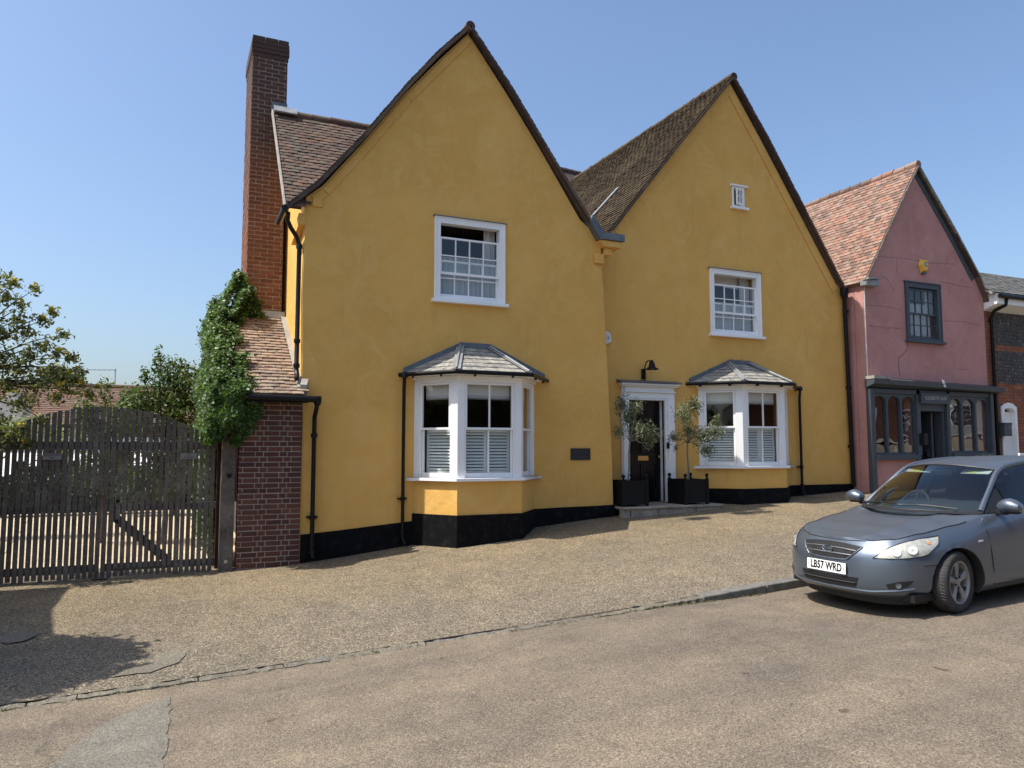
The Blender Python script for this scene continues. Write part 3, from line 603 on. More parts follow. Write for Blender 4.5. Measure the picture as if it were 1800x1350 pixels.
cbox(0, z0+.04, .035, z1-.045); cbox(wl-.035, z0+.04, wl, z1-.045); cbox(.035, z1-.08, wl-.035, z1-.045); cbox(.035, z0+.04, wl-.035, z0+.085)
cbox(wl/2-.008, z0+.085, wl/2+.008, z1-.08); cbox(.035, (z0+z1)/2-.008, wl-.035, (z0+z1)/2+.008)
s.build('casement', 'white_paint', win)
for i in (0, 1):
    for j in (0, 1):
        a0, a1 = lerp(.035, wl-.035, i/2), lerp(.035, wl-.035, (i+1)/2); b0, b1 = lerp(z0+.085, z1-.08, j/2), lerp(z0+.085, z1-.08, (j+1)/2)
        MB().add([hg+Ux*a0+V(0, 0, b0), hg+Ux*a1+V(0, 0, b0), hg+Ux*a1+V(0, 0, b1), hg+Ux*a0+V(0, 0, b1)], [(0, 1, 2, 3)]).build('pane', 'glass', win)

# --- bay windows
def offs(pl, d):      # outward offset of the open bay outline, ends kept on the wall line
    out = []; n = len(pl)
    for i in range(n):
        ds = []
        for k in (i-1, i):
            if 0 <= k < n-1:
                e = V(pl[k+1][0]-pl[k][0], pl[k+1][1]-pl[k][1], 0).normalized(); ds.append(V(e.y, -e.x, 0))
        if len(ds) == 2:
            m = (ds[0]+ds[1]).normalized(); k = d/max(.3, m.dot(ds[0])); out.append((pl[i][0]+m.x*k, pl[i][1]+m.y*k))
        else:
            e = ds[0]; t = d/abs(e.x); out.append((pl[i][0]+math.copysign(t, e.x), pl[i][1]))
    return out
def ringband(pl, d0, d1, z0, z1):
    a, b = offs(pl, d0), offs(pl, d1); m = MB()
    for i in range(len(pl)-1):
        p, q, r_, s_ = a[i], a[i+1], b[i+1], b[i]
        m.add([(*p, z0), (*q, z0), (*r_, z0), (*s_, z0), (*p, z1), (*q, z1), (*r_, z1), (*s_, z1)], [(0, 3, 2, 1), (4, 5, 6, 7), (0, 1, 5, 4), (1, 2, 6, 5), (2, 3, 7, 6), (3, 0, 4, 7)])
    return m
def bay(house, pl, zs, ze, ztop, rx0, rx1, ptop, yw, gut_right, seed):
    rg = random.Random(seed)
    # rendered brick base and plinth
    body = [(x, y) for x, y in pl]; lowz = min(zw(pl[0][0]), zw(pl[-1][0]))-.5
    def prismz(p, z0, z1): 
        n = len(p); m = MB(); m.add([(*q, z0) for q in p]+[(*q, z1) for q in p], [tuple(range(n-1, -1, -1)), tuple(n+i for i in range(n))]+[(i, (i+1) % n, n+(i+1) % n, n+i) for i in range(n)]); return m
    prismz(pl, lowz, zs-.045).build('bay_base', 'yellow_render', house)
    prismz(offs(pl, .018), lowz, ptop).build('plinth', 'black_plinth', house)
    fm = MB(); wbay = None
    # posts at each corner, head, sill
    zh = ze-.10
    cor = offs(pl, 0); inn = offs(pl, -.11)
    for i, (p, q) in enumerate(zip(pl, pl[1:])):
        p = V(*p, 0); q = V(*q, 0); u = (q-p).normalized(); n = V(u.y, -u.x, 0); L = (q-p).length
        pw = .13 if i != 1 else .10; pe = .13 if i != 1 else .10
        if i == 0: l0, l1 = .10, .13
        elif i == 1: l0, l1 = .115, .115
        else: l0, l1 = .13, .10
        for (s0, s1) in ((0, l0), (L-l1, L)):
            fm.obox(p+u*((s0+s1)/2)-n*.055+V(0, 0, (zs+zh)/2), u*((s1-s0)/2), n*.055, V(0, 0, (zh-zs)/2))
        fm.obox((p+q)/2-n*.055+V(0, 0, (zh+ze)/2), u*(L/2), n*.055, V(0, 0, (ze-zh)/2))
        for s0, s1 in ((l0+.002, l0+.022), (L-l1-.022, L-l1-.002)):       # sash-box beads
            fm.obox(p+u*((s0+s1)/2)-n*.03+V(0, 0, (zs+zh)/2), u*((s1-s0)/2), n*.022, V(0, 0, (zh-zs)/2))
    win = fm.build('bay_window', 'white_paint', house, bevel=.004)
    ringband(pl, -.10, .07, zs-.05, zs-.001).build('sill', 'white_paint', win, bevel=.006)
    ringband(pl, -.02, .03, ze-.045, ze-.001).build('cornice', 'white_paint', win, bevel=.006)
    ringband(pl, -.02, .185, ze+.004, ze+.05).build('soffit', 'white_paint', win)
    for i, (p, q) in enumerate(zip(pl, pl[1:])):
        p = V(*p, 0); q = V(*q, 0); u = (q-p).normalized(); n = V(u.y, -u.x, 0); L = (q-p).length
        l0, l1 = ((.122, .152), (.137, .137), (.152, .122))[i]
        zm = lerp(zs, zh, .515)
        def bx(m, s0, s1, z0, z1, dn, th): m.obox(p+u*((s0+s1)/2)-n*dn+V(0, 0, (z0+z1)/2), u*((s1-s0)/2), n*(th/2), V(0, 0, (z1-z0)/2))
        st = .030; mid = (l0+L-l1)/2
        for (z0, z1, dn, br) in ((zs+.003, zm+.018, .075, .075), (zm-.018, zh-.003, .035, .032)):
            m = MB(); bx(m, l0, l0+st, z0, z1, dn, .038); bx(m, L-l1-st, L-l1, z0, z1, dn, .038); bx(m, l0+st, L-l1-st, z1-.034, z1, dn, .038); bx(m, l0+st, L-l1-st, z0, z0+br, dn, .038)
            m.build('sash', 'white_paint', win)
            spans = [(l0+st, L-l1-st)]
            if i == 1:
                m = MB(); bx(m, mid-.012, mid+.012, z0+br, z1-.034, dn, .03); m.build('glazing_bar', 'white_paint', win); spans = [(l0+st, mid-.012), (mid+.012, L-l1-st)]
            for s0, s1 in spans:
                c = lambda s_, z_: p+u*s_-n*(dn+rg.uniform(-.002, .002))+V(0, 0, z_)
                MB().add([c(s0, z0+br), c(s1, z0+br), c(s1, z1-.034), c(s0, z1-.034)], [(0, 1, 2, 3)]).build('pane', 'glass', win)
        # half-height shutters: stiles and slats, each slat on its own
        leafs = [(l0+.02, L-l1-.02)] if i != 1 else [(l0+.01, mid-.004), (mid+.004, L-l1-.01)]
        for s0, s1 in leafs:
            zb, zt = zs+.06, zm-.005; m = MB(); fw = .035
            bx(m, s0, s0+fw, zb, zt, .17, .026); bx(m, s1-fw, s1, zb, zt, .17, .026); bx(m, s0+fw, s1-fw, zt-.055, zt, .17, .026); bx(m, s0+fw, s1-fw, zb, zb+.05, .17, .026)
            m.build('shutter_frame', 'shutter', win)
            k = 12; me = None
            for j in range(k):
                z = lerp(zb+.05, zt-.055, (j+.5)/k); h = (zt-zb-.105)/k
                m = MB(); m.obox(p+u*((s0+s1)/2)-n*.17+V(0, 0, z), u*((s1-s0)/2-fw), (n*.014-V(0, 0, .017))*.92, (n*.004+V(0, 0, .003)))
                m.build('slat', 'shutter', win)
        # roller blind with bobble fringe
        m = MB(); bx(m, l0+.01, L-l1-.01, zh-.20, zh+.03, .15, .012); m.build('blind', 'blind', win)
        m = MB(); bx(m, l0+.01, L-l1-.01, zh-.245, zh-.20, .15, .010); m.build('blind_hem', 'net', win)
        m = MB(); k = int((L-l0-l1)/.03)
        for j in range(k): m.ball(p+u*lerp(l0+.02, L-l1-.02, j/(k-1))-n*.15+V(0, 0, zh-.258), .008, 6)
        m.build('fringe', 'blind', win, kind='stuff')
    # roof: hipped, slated
    eo = offs(pl, .155); top = [V(rx0, yw, ztop), V(rx1, yw, ztop)]; ez = ze+.055
    ev = [V(*q, ez) for q in eo]
    core = MB().add([ev[0], ev[1], ev[2], ev[3], top[1], top[0], V(rx0, yw, ez), V(rx1, yw, ez)], [(0, 1, 5), (1, 2, 4, 5), (2, 3, 4), (3, 2, 1, 0)])
    roof = core.build('bay_roof', 'lead_dark', house)
    for (qa, qb, tb0, tb1) in ((ev[0], ev[1], top[0], top[0]), (ev[1], ev[2], top[0], top[1]), (ev[2], ev[3], top[1], top[1])):
        rows = 6
        Nn = (qb-qa).cross((tb0+tb1)/2-qa).normalized()
        if Nn.z < 0: Nn = -Nn
        for j in range(rows):
            t0, t1 = j/rows, min(1, (j+1.15)/rows); A0, B0 = qa.lerp(tb0, t0), qb.lerp(tb1, t0); A1, B1 = qa.lerp(tb0, t1), qb.lerp(tb1, t1)
            L = (B0-A0).length; k = max(1, int(round(L/.26))); o = rg.uniform(0, .3)
            cuts = [0]+sorted(min(.97, max(.03, (i+(.5 if j % 2 else 0)+rg.uniform(-.06, .06))/k)) for i in range(1 if not j % 2 else 0, k))+[1]
            for c0, c1 in zip(cuts, cuts[1:]):
                if (c1-c0)*L < .04: continue
                e = .003/L; l0, l1 = Nn*(.016+rg.uniform(0, .005)), Nn*.006
                pa, pb = A0.lerp(B0, c0+e)+l0, A0.lerp(B0, c1-e)+l0; pc, pd = A1.lerp(B1, c1-e)+l1, A1.lerp(B1, c0+e)+l1
                th = Nn*.009
                MB().add([pa, pb, pc, pd, pa-th, pb-th, pc-th, pd-th], [(0, 1, 2, 3), (7, 6, 5, 4), (0, 4, 5, 1), (1, 5, 6, 2), (2, 6, 7, 3), (3, 7, 4, 0)]).build('slate', 'slate', roof)
    for a_, b_ in ((ev[1], top[0]), (ev[2], top[1])):
        d = (b_-a_).normalized(); sd_ = V(1, 0, 0); m = MB(); wv = d.cross(V(0, 0, 1)).normalized()*.065; 
        m.beam(a_+V(0, 0, .03), b_+V(0, 0, .035), wv, V(0, 0, .004)); m.tube([a_+V(0, 0, .045), b_+V(0, 0, .06)], .017, 8); m.build('lead_hip', 'lead', roof, smooth=True)
    for a_, b_ in ((ev[0], top[0]), (top[0], top[1]), (top[1], ev[3])):
        m = MB(); m.beam(V(a_.x, yw-.012, a_.z+.05), V(b_.x, yw-.012, b_.z+.045), V(0, .01, 0), V(0, 0, .045)); m.build('lead_flashing', 'lead_dark', roof)
    # gutter round the eaves with brackets, and its downpipe
    gp = offs(pl, .20); pts = [V(*q, ez-.02) for q in gp]
    m = MB()
    for a_, b_ in zip(pts, pts[1:]): m.tube([a_-(b_-a_).normalized()*.01, b_+(b_-a_).normalized()*.01], .036, 10)
    gut = m.build('gutter', 'black_paint', house, smooth=True)
    for a_, b_ in zip(pts, pts[1:]):
        k = max(1, int((b_-a_).length/.45))
        for i in range(k):
            c = a_.lerp(b_, (i+.5)/k); MB().box(c.x-.008, c.y-.012, c.z-.062, c.x+.008, c.y+.06, c.z-.03).build('bracket', 'black_paint', gut)
    gx = (pts[-1].x-.02 if gut_right else pts[0].x+.05); xb = gx; zb = zw(gx)+.02
    m = MB(); m.tube([(gx, yw-.10, ez-.03), (gx, yw-.09, ez-.14), (gx, yw-.075, ez-.22), (gx, yw-.075, zb+.14), (gx+.03, yw-.12, zb+.03)], .028, 10)
    m.lathe([(.055, 0), (.055, .05), (.035, .09)], (gx, yw-.1, ez-.07), 10)
    for z in (lerp(zb, ez, .27), lerp(zb, ez, .07), lerp(zb, ez, .10)): m.lathe([(.028, -.03), (.042, -.03), (.042, -.008), (.034, 0), (.042, .008), (.042, .03), (.028, .03)], (gx, yw-.075, z), 10)
    m.box(gx-.075, yw-.06, lerp(zb, ez, .27)-.012, gx+.075, yw+.01, lerp(zb, ez, .27)+.012)
    m.build('downpipe', 'black_paint', house, smooth=True)
bay(house, BAY1, 1.19, 2.80, 3.33, 4.47, 5.0, .62, Y1, False, 11)
bay(house, BAY2, 1.31, 2.90, 3.38, 10.54, 11.06, .87, Y2, True, 12)

# --- front door
x0, z0, x1, z1 = DR
m = MB(); jw = .17
m.box(x0-jw, Y2-.05, z0, x0, Y2+.06, z1+.02).box(x1, Y2-.05, z0, x1+jw+.06, Y2+.06, z1+.02).box(x0-jw, Y2-.05, z1+.02, x1+jw+.06, Y2+.06, z1+.13)
m.box(x0-jw+.02, Y2-.075, z0, x0-.05, Y2-.05, z1+.02).box(x1+.05, Y2-.075, z0, x1+jw+.04, Y2-.05, z1+.02)
m.box(x0-jw-.015, Y2-.085, z0, x0+.01, Y2-.05, z0+.22).box(x1-.01, Y2-.085, z0, x1+jw+.075, Y2-.05, z0+.22)
m.box(x0-jw-.01, Y2-.09, z1+.13, x1+jw+.07, Y2+.0, z1+.155).box(x0-jw+.01, Y2-.06, z1+.155, x1+jw+.05, Y2, z1+.235)
m.box(x0-jw-.03, Y2-.12, z1+.235, x1+jw+.09, Y2, z1+.265).box(x0-jw-.06, Y2-.17, z1+.265, x1+jw+.12, Y2, z1+.30)
m.box(x1-.002, Y2+.06, z0, x1+.02, Y2+.2, z1).box(x0-.02, Y2+.06, z0, x0+.002, Y2+.2, z1).box(x0, Y2+.06, z1-.002, x1, Y2+.2, z1+.02)
m.box(x0-.0, Y2-.04, z1-.014, x1+.0, Y2+.2, z1+.019)
case = m.build('door_case', 'white_paint', house, bevel=.006)
m = MB(); m.add([(x0-jw-.09, Y2-.20, z1+.303), (x1+jw+.15, Y2-.20, z1+.303), (x1+jw+.15, Y2, z1+.33), (x0-jw-.09, Y2, z1+.33), (x0-jw-.09, Y2-.20, z1+.323), (x1+jw+.15, Y2-.20, z1+.323), (x1+jw+.15, Y2, z1+.37), (x0-jw-.09, Y2, z1+.37)],
   [(0, 3, 2, 1), (4, 5, 6, 7), (0, 1, 5, 4), (1, 2, 6, 5), (2, 3, 7, 6), (3, 0, 4, 7)]); m.build('canopy_lead', 'lead_dark', house)
m = MB(); yd = Y2+.13
m.box(x0+.002, yd, z0+.02, x0+.11, yd+.05, z1-.002).box(x1-.11, yd, z0+.02, x1-.002, yd+.05, z1-.002)
for a, b in ((z0+.02, z0+.24), (z0+.72, z0+.93), (z1-.14, z1-.002)): m.box(x0+.11, yd, a, x1-.11, yd+.05, b)
mx = (x0+x1)/2; m.box(mx-.05, yd, z0+.24, mx+.05, yd+.05, z0+.72).box(mx-.05, yd, z0+.93, mx+.05, yd+.05, z1-.14)
door = m.build('door', 'black_door', house, bevel=.004)
for (a, b) in ((x0+.11, mx-.05), (mx+.05, x1-.11)):
    for (c, d) in ((z0+.24, z0+.72), (z0+.93, z1-.14)):
        MB().box(a, yd+.02, c, b, yd+.04, d).build('panel', 'black_door', door); MB().box(a+.05, yd+.008, c+.05, b-.05, yd+.03, d-.05).build('panel_field', 'black_door', door, bevel=.004)
MB().box(mx-.12, yd-.012, z0+.79, mx+.12, yd+.002, z0+.88).build('letter_box', 'brass', door, bevel=.003)
MB().box(mx-.085, yd-.018, z0+.815, mx+.085, yd-.010, z0+.855).build('letter_flap', 'brass', door, bevel=.003)
MB().ball((x1-.06, yd-.04, z0+.86), .028).build('door_knob', 'brass', door, smooth=True)
MB().box(x0-.02, Y2-.10, z0-.06, x1+.02, Y2+.2, z0-.0).build('threshold', 'stone_step', house)
MB().box(x1+.02, Y2-.095, z0+1.02, x1+.06, Y2-.05, z0+1.14).build('door_bell', 'black_paint', case)

# --- lamp over the door
lp = thing('wall_lamp', 'black swan-neck lantern with clear glass bulb above the front door', 'lamp', (8.42, 12.49, 2.99))
MB().box(8.385, 12.43, 2.99, 8.455, 12.497, 3.19).build('back_plate', 'black_satin', lp, bevel=.008)
arc = [V(8.42, 12.42, 2.93), V(8.42, 12.42, 3.14)]+[V(8.42, 12.42-.125+.125*math.cos(a), 3.17+.16*math.sin(a)) for a in fr(0, math.pi*.95, 8)]
MB().tube(arc, .012, 8).build('arm', 'black_satin', lp, smooth=True)
sx, sy, sz = 8.42, 12.18, 3.16
MB().lathe([(.012, .17), (.03, .165), (.03, .14), (.05, .12), (.062, .06), (.07, .035), (.125, .0), (.128, -.012), (.06, .01), (.05, .012)], (sx, sy, sz), 20).build('lamp_shade', 'black_satin', lp, smooth=True)
MB().lathe([(.055, .005), (.06, -.03), (.045, -.075), (.018, -.105), (1e-5, -.112)], (sx, sy, sz), 16).build('glass_globe', 'lamp_glass', lp, smooth=True)
# --- plaques and alarm box
pq = thing('name_plaque', 'small dark slate name plaque on the yellow wall left of the door', 'sign', (6.745, 11.995, 1.45))
MB().box(6.55, 11.975, 1.45, 6.94, 11.998, 1.655).build('plate', 'sign_slate', pq)
textmesh('Market', .085, 'letter_grey', pq, facing_front(6.75, 11.973, 1.60), ext=.001); textmesh('House', .085, 'letter_grey', pq, facing_front(6.75, 11.973, 1.505), ext=.001)
ab = thing('alarm_box', 'white alarm bell box half hidden where the two gables meet', 'alarm box', (7.58, 12.49, 3.62))
MB().wall([(7.47, 3.68), (7.57, 3.62), (7.69, 3.67), (7.66, 3.83), (7.58, 3.87), (7.49, 3.85)], [], 12.42, 12.497).build('cover', 'white_old', ab, bevel=.01)
textmesh('S', .09, 'blue_print', ab, facing_front(7.615, 12.418, 3.745), ext=.001)

# --- roofs of the yellow house
def slab(name, mat, parent, quads, th=.06):
    m = MB()
    for q in quads:
        q = [Vector(p) for p in q]; n = (q[1]-q[0]).cross(q[2]-q[0]).normalized()
        if n.z < 0: n = -n
        k = len(q); m.add(q+[p-n*th for p in q], [tuple(range(k)), tuple(range(2*k-1, k-1, -1))]+[(i, (i+1) % k, k+(i+1) % k, k+i) for i in range(k)])
    return m.build(name, mat, parent)
YF1, YF2, YB = Y1-.13, Y2-.13, 19.4
L1 = [(1.53, 5.30), (2.06, 5.80), (2.77, 6.68), (3.51, 7.70), (4.04, 8.37), (4.58, 8.95)]; R1 = [(4.58, 8.95), (5.37, 7.97), (6.04, 7.03), (6.98, 5.74), (7.25, 5.42)]
L2 = [(7.32, 5.42), (7.83, 6.02), (9.12, 7.60), (9.95, 8.60), (10.75, 9.54)]; R2 = [(10.75, 9.54), (11.66, 8.32), (12.73, 6.76), (13.65, 5.39), (13.84, 5.12)]
def gable_roof(name, pl, yf, yb): return slab(name, 'tile_dark_mass', house, [[(a, yf, b), (c, yf, d), (c, yb, d), (a, yb, b)] for (a, b), (c, d) in zip(pl, pl[1:])], .035)
cross = slab('range_roof', 'tile_dark_mass', house, [[(1.60, 11.93, 5.38), (1.82, 11.93, 5.38), (1.92, 12.31, 5.823), (4.6, 12.31, 5.823), (4.6, 13.85, 7.62), (1.60, 13.85, 7.62)], [(1.60, 13.85, 7.62), (4.6, 13.85, 7.62), (4.6, 16, 5.1), (1.60, 16, 5.1)]])
yv = lambda z: 11.93+max(0, z-5.38)/1.167 if z < 7.62 else YB
r1l = slab('gable_roof', 'tile_dark_mass', house, [[(a, YF1, b), (c, YF1, d), (c, yv(min(d, 7.61) if b < 7.6 else d), d), (a, yv(b)+.02, b)] for (a, b), (c, d) in zip(L1, L1[1:])], .05); r1r = gable_roof('gable_roof', R1, YF1, YB); r2l = gable_roof('gable_roof', L2, YF2, YB+1); r2r = gable_roof('gable_roof', R2, YF2, YB)
CAMP = V(0, 0, CAMZ)
Vc = V(0, 1.92, 2.24).normalized()
lay_tiles(cross, V(1.56, 11.9, 5.35), V(1, 0, 0), Vc, lambda u, v: .03 < u < 3.0 and v < 2.93 and u < .24+v*.9, 19, 29, .165, .10, ('tile_dark', 'tile_dark_mass'), 21, 230, CAMP)
m = MB(); rg = random.Random(4)
for i in range(9): a = 1.60+i*.33; m.tube([(a, 13.85, 7.63+rg.uniform(-.006, .006)), (a+.32, 13.85, 7.63+rg.uniform(-.006, .006))], [.085, .078], 12)
m.build('ridge_tiles', 'tile_dark_mass', cross, smooth=True)
m = MB(); m.beam(V(1.565, 11.9, 5.34), V(1.565, 13.85, 7.64), V(.012, 0, 0), V(0, -.03, .03)); m.build('verge_mortar', 'mortar_grey', cross)
MB().beam(V(1.58, 13.74, 7.66), V(1.98, 13.74, 7.655), V(0, .06, .07), V(0, -.012, .010)).build('lead_saddle', 'lead', cross)
MB().box(1.56, 13.93, 7.60, 1.83, 13.97, 7.86).build('lead_flashing', 'lead_dark', cross)
def run_tiles(part, pl, yf, yb, seed, limit, mats, up_from=0, near=None, gauge=.10, ylim=None, thick=.012):
    # follow the (slightly sagging) slope in straight runs
    first = True
    for k, ((a, b), (c, d)) in enumerate(zip(pl, pl[1:])):
        lo, hi = ((a, b), (c, d)) if b < d else ((c, d), (a, b))
        e = V(hi[0]-lo[0], 0, hi[1]-lo[1]); L = e.length; n = max(1, int(round(L/gauge))); 
        lay_tiles(part, V(lo[0], yf+.01, lo[1]), V(0, 1, 0), e.normalized(), lambda u, v: 0 <= u < (ylim(lo[1]+v*e.normalized().z) if ylim else yb)-yf, int((yb-yf)/.165), n, .165, L/n, mats, seed+k, limit[k] if isinstance(limit, list) else limit, near or CAMP, thick=thick)
DTM = ('tile_dark', 'tile_dark_mass'); MTM = ('tile_mossy_shaded', 'tile_mossy_shaded_mass')
run_tiles(r1l, L1, YF1, 15, 30, [4, 6, 7, 5, 4], DTM, ylim=lambda z: min(15, yv(z))); run_tiles(r1r, R1, YF1, 15, 40, 0, DTM)
run_tiles(r2l, L2, YF2, 20.4, 50, [6, 14, 12, 10], MTM, thick=.02); run_tiles(r2r, R2, YF2, 15, 60, 0, DTM)
for part, (a, b), yf, yb, mt in ((r1l, (4.58, 8.98), YF1, 19.4, 'tile_dark_mass'), (r2l, (10.75, 9.57), YF2, 20.4, 'tile_mossy_shaded_mass')):
    m = MB(); y = yf+.0; b -= .055; rg = random.Random(8)
    while y < yb: m.tube([(a, y, b+rg.uniform(-.012, .008)), (a, y+.32, b+rg.uniform(-.012, .008))], [.085, .078], 12); y += .33
    m.build('ridge_tiles', mt, part, smooth=True)
# undercloaks and brown barge boards under the verges
def barge(pl, y, drop_, wd, name, mat):
    m = MB()
    for (a, b), (c, d) in zip(pl, pl[1:]): m.beam(V(a, y, b-drop_), V(c, y, d-drop_), V(0, .018, 0), V(0, 0, wd))
    m.build(name, mat, house)
barge(R1, YF1+.03, .062, .032, 'barge_board', 'timber_brown'); barge(R2, YF2+.03, .068, .036, 'barge_board', 'timber_brown')
barge(L1[1:], YF1+.035, .06, .018, 'undercloak', 'timber_brown'); barge(L2[1:], YF2+.035, .055, .016, 'undercloak', 'timber_brown')
# lead box gutter and corbel in the valley between the gables
MB().add([(6.90, 11.82, 5.76), (6.95, 11.82, 5.88), (7.18, 11.82, 5.58), (7.62, 11.82, 5.58), (7.62, 11.82, 5.45), (7.10, 11.82, 5.45)]+[(6.90, 12.4, 5.76), (6.95, 12.4, 5.88), (7.18, 12.4, 5.58), (7.62, 12.4, 5.58), (7.62, 12.4, 5.45), (7.10, 12.4, 5.45)],
         [(0, 1, 2, 5), (2, 3, 4, 5), (0, 6, 7, 1), (1, 7, 8, 2), (2, 8, 9, 3), (3, 9, 10, 4), (4, 10, 11, 5), (5, 11, 6, 0)]).build('valley_gutter', 'lead_dark', house)
MB().add([(7.12, 11.86, 5.44), (7.60, 11.86, 5.44), (7.58, 11.86, 5.33), (7.22, 11.86, 5.33), (7.12, 12.5, 5.44), (7.60, 12.5, 5.44), (7.58, 12.5, 5.33), (7.22, 12.5, 5.33)], [(0, 1, 2, 3), (3, 2, 6, 7), (1, 5, 6, 2), (0, 3, 7, 4)]).build('corbel', 'yellow_render', house, bevel=.01)
MB().box(7.27, 11.95, 5.20, 7.42, 12.5, 5.33).build('corbel_block', 'yellow_render', house, bevel=.012)
MB().box(7.07, 11.93, 5.02, 7.24, 12.02, 5.20).build('kneeler_block', 'yellow_render', house, bevel=.012)
MB().box(1.99, 11.97, 5.42, 2.15, 12.02, 5.56).build('kneeler_block', 'yellow_render', house, bevel=.012)
e2 = (V(9.12, 0, 7.60)-V(7.83, 0, 6.02)).normalized(); n2 = V(-e2.z, 0, e2.x)
a = V(8.10, 14.22, 6.02+.27*1.2248)+n2*.055; MB().beam(a, V(8.84, 13.9, 6.02+1.01*1.2248)+n2*.055, V(0, .06, 0), n2*.012).build('lead_strip', 'lead', house)
# dark stack behind, seen over the valley
rr_ = slab('rear_roof', 'tile_dark_mass', house, [[(11.6, 21.6, 9.4), (13.3, 21.6, 9.4), (13.3, 22.7, 11.12), (11.6, 22.7, 11.22)], [(11.6, 23.8, 9.4), (13.3, 23.8, 9.4), (13.3, 22.7, 11.12), (11.6, 22.7, 11.22)]], .08)
for i in range(6): MB().tube([(11.62+i*.28, 22.7, 11.22-i*.018), (11.88+i*.28, 22.7, 11.2-i*.018)], [.085, .078], 10).build('ridge_tile', 'tile_dark_mass', rr_)
MB().box(11.7, 21.8, 5.0, 13.2, 23.6, 9.6).build('rear_wall', 'yellow_render', house)
# eave corner: short gutter, downpipe and painted fascia on the lit side wall
MB().tube([(1.56, 11.84, 5.30), (1.56, 12.55, 5.27)], .05, 10).build('gutter', 'black_paint', house, smooth=True)
MB().beam(V(1.84, 11.98, 5.20), V(1.84, 12.75, 5.06), V(.05, 0, 0), V(0, 0, .09)).build('eaves_fascia', 'yellow_render', house)
m = MB(); m.tube([(1.62, 11.93, 5.27), (1.62, 11.96, 5.14), (1.68, 12.02, 5.05), (1.78, 12.06, 4.92), (1.82, 12.07, 4.80), (1.82, 12.07, 2.86), (1.82, 11.98, 2.76), (1.80, 11.9, 2.70)], .036, 10)
for z in (4.78, 3.3, 2.92): m.lathe([(.036, -.03), (.050, -.03), (.050, .03), (.036, .03)], (1.82, 12.07, z), 10)
m.build('downpipe', 'black_paint', house, smooth=True)
# right-hand downpipe between the yellow and the pink wall
m = MB(); m.tube([(13.74, 12.40, 5.05), (13.76, 12.42, 4.8), (13.84, 12.43, .82)], .045, 10); m.lathe([(.09, .16), (.09, .05), (.05, -.08)], (13.74, 12.40, 5.05), 10)
for z in (4.7, 3.0, 1.7): m.lathe([(.045, -.03), (.06, -.03), (.06, .03), (.045, .03)], (13.80, 12.43, z), 10)
m.build('downpipe', 'black_paint', house, smooth=True)

# --- chimney on the gable end, brick by brick
CX0, CX1, CY0, CY1 = 1.225, 1.825, 13.98, 15.1
chim = MB().box(CX0, CY0, 3.4, CX1, CY1, 8.66).box(CX0, CY0, 8.66, CX1, CY1, 9.03).build('chimney', 'mortar', house)
nb = lay_bricks(chim, V(CX0, CY0, 3.95), V(1, 0, 0), V(0, -1, 0), CX1-CX0, 63, 'chimney_brick', 5, flem=False)
lay_bricks(chim, V(CX0, CY1, 3.45), V(0, -1, 0), V(-1, 0, 0), CY1-CY0-.006, 69, 'chimney_brick_mass', 6, flem=False, limit=0, massmat='chimney_brick_mass')
for k, (z, o) in enumerate(((8.68, .012), (8.757, .026), (8.834, .026), (8.911, .022), (8.988, .012))):
    m = MB(); rg = random.Random(k); x = CX0-o
    while x < CX1+o-.03:
        q = min(x+.215, CX1+o); m.box(x, CY0-o, z, q, CY0+.05, z+.065); x = q+.01
    m.build('brick_course', 'chimney_brick_mass', chim)
    m = MB(); m.box(CX0-o, CY0+.06, z, CX0+.1, CY1+o, z+.065); m.build('brick_course', 'chimney_brick_mass', chim)
MB().beam(V(CX0-.03, CY0-.02, 3.97), V(CX1+.05, CY0-.02, 3.97), V(0, .05, -.03), V(0, .01, .06)).build('lead_flashing', 'lead', chim)

# ================================================================== BRICK LEAN-TO
lean = thing('brick_lean_to', 'narrow brick lean-to with clay tiled roof against the left end of the yellow house', 'lean-to', (1.45, 12.9, -.1))
MB().box(1.02, 11.955, -.4, 1.90, 12.2, 2.40).build('front_wall', 'mortar', lean)
fwall = [o for o in C.objects if o.name.startswith('front_wall')][-1]
lay_bricks(fwall, V(1.02, 11.955, -.16), V(1, 0, 0), V(0, -1, 0), .885, 34, 'brick', 9)
MB().box(.74, 12.25, -.4, .90, 14.0, 3.0).build('side_wall', 'brick_mass', lean)
lay_bricks(fwall, V(1.02, 12.2, -.16), V(0, -1, 0), V(-1, 0, 0), .245, 26, 'brick', 10, limit=60)
lroof = slab('lean_roof', 'tile_dark_mass', lean, [[(.70, 11.72, 2.44), (1.90, 11.72, 2.44), (1.90, 13.97, 3.93), (.70, 13.97, 3.93)]], .06)
Vl = V(0, 2.25, 1.49).normalized()
lay_tiles(lroof, V(.70, 11.69, 2.43), V(1, 0, 0), Vl, lambda u, v: 0 <= u < 1.21-.10*v/2.7 and v < 2.66, 9, 26, .17, .103, ('tile_lean', 'tile_lean'), 77, 300, CAMP, jit=.022, thick=.018)
MB().beam(V(1.86, 11.85, 2.56), V(1.86, 13.95, 3.97), V(.045, 0, 0), V(0, -.012, .02)).build('mortar_fillet', 'mortar_grey', lean)
MB().beam(V(1.89, 11.80, 2.52), V(1.93, 11.92, 2.62), V(.05, 0, 0), V(0, 0, .09)).build('mortar_haunch', 'mortar_grey', lean)
m = MB(); m.tube([(.85, 11.66, 2.40), (2.08, 11.66, 2.385)], .05, 10); m.box(.85, 11.69, 2.33, 1.95, 11.75, 2.43); m.build('gutter', 'black_paint', lean, smooth=True)
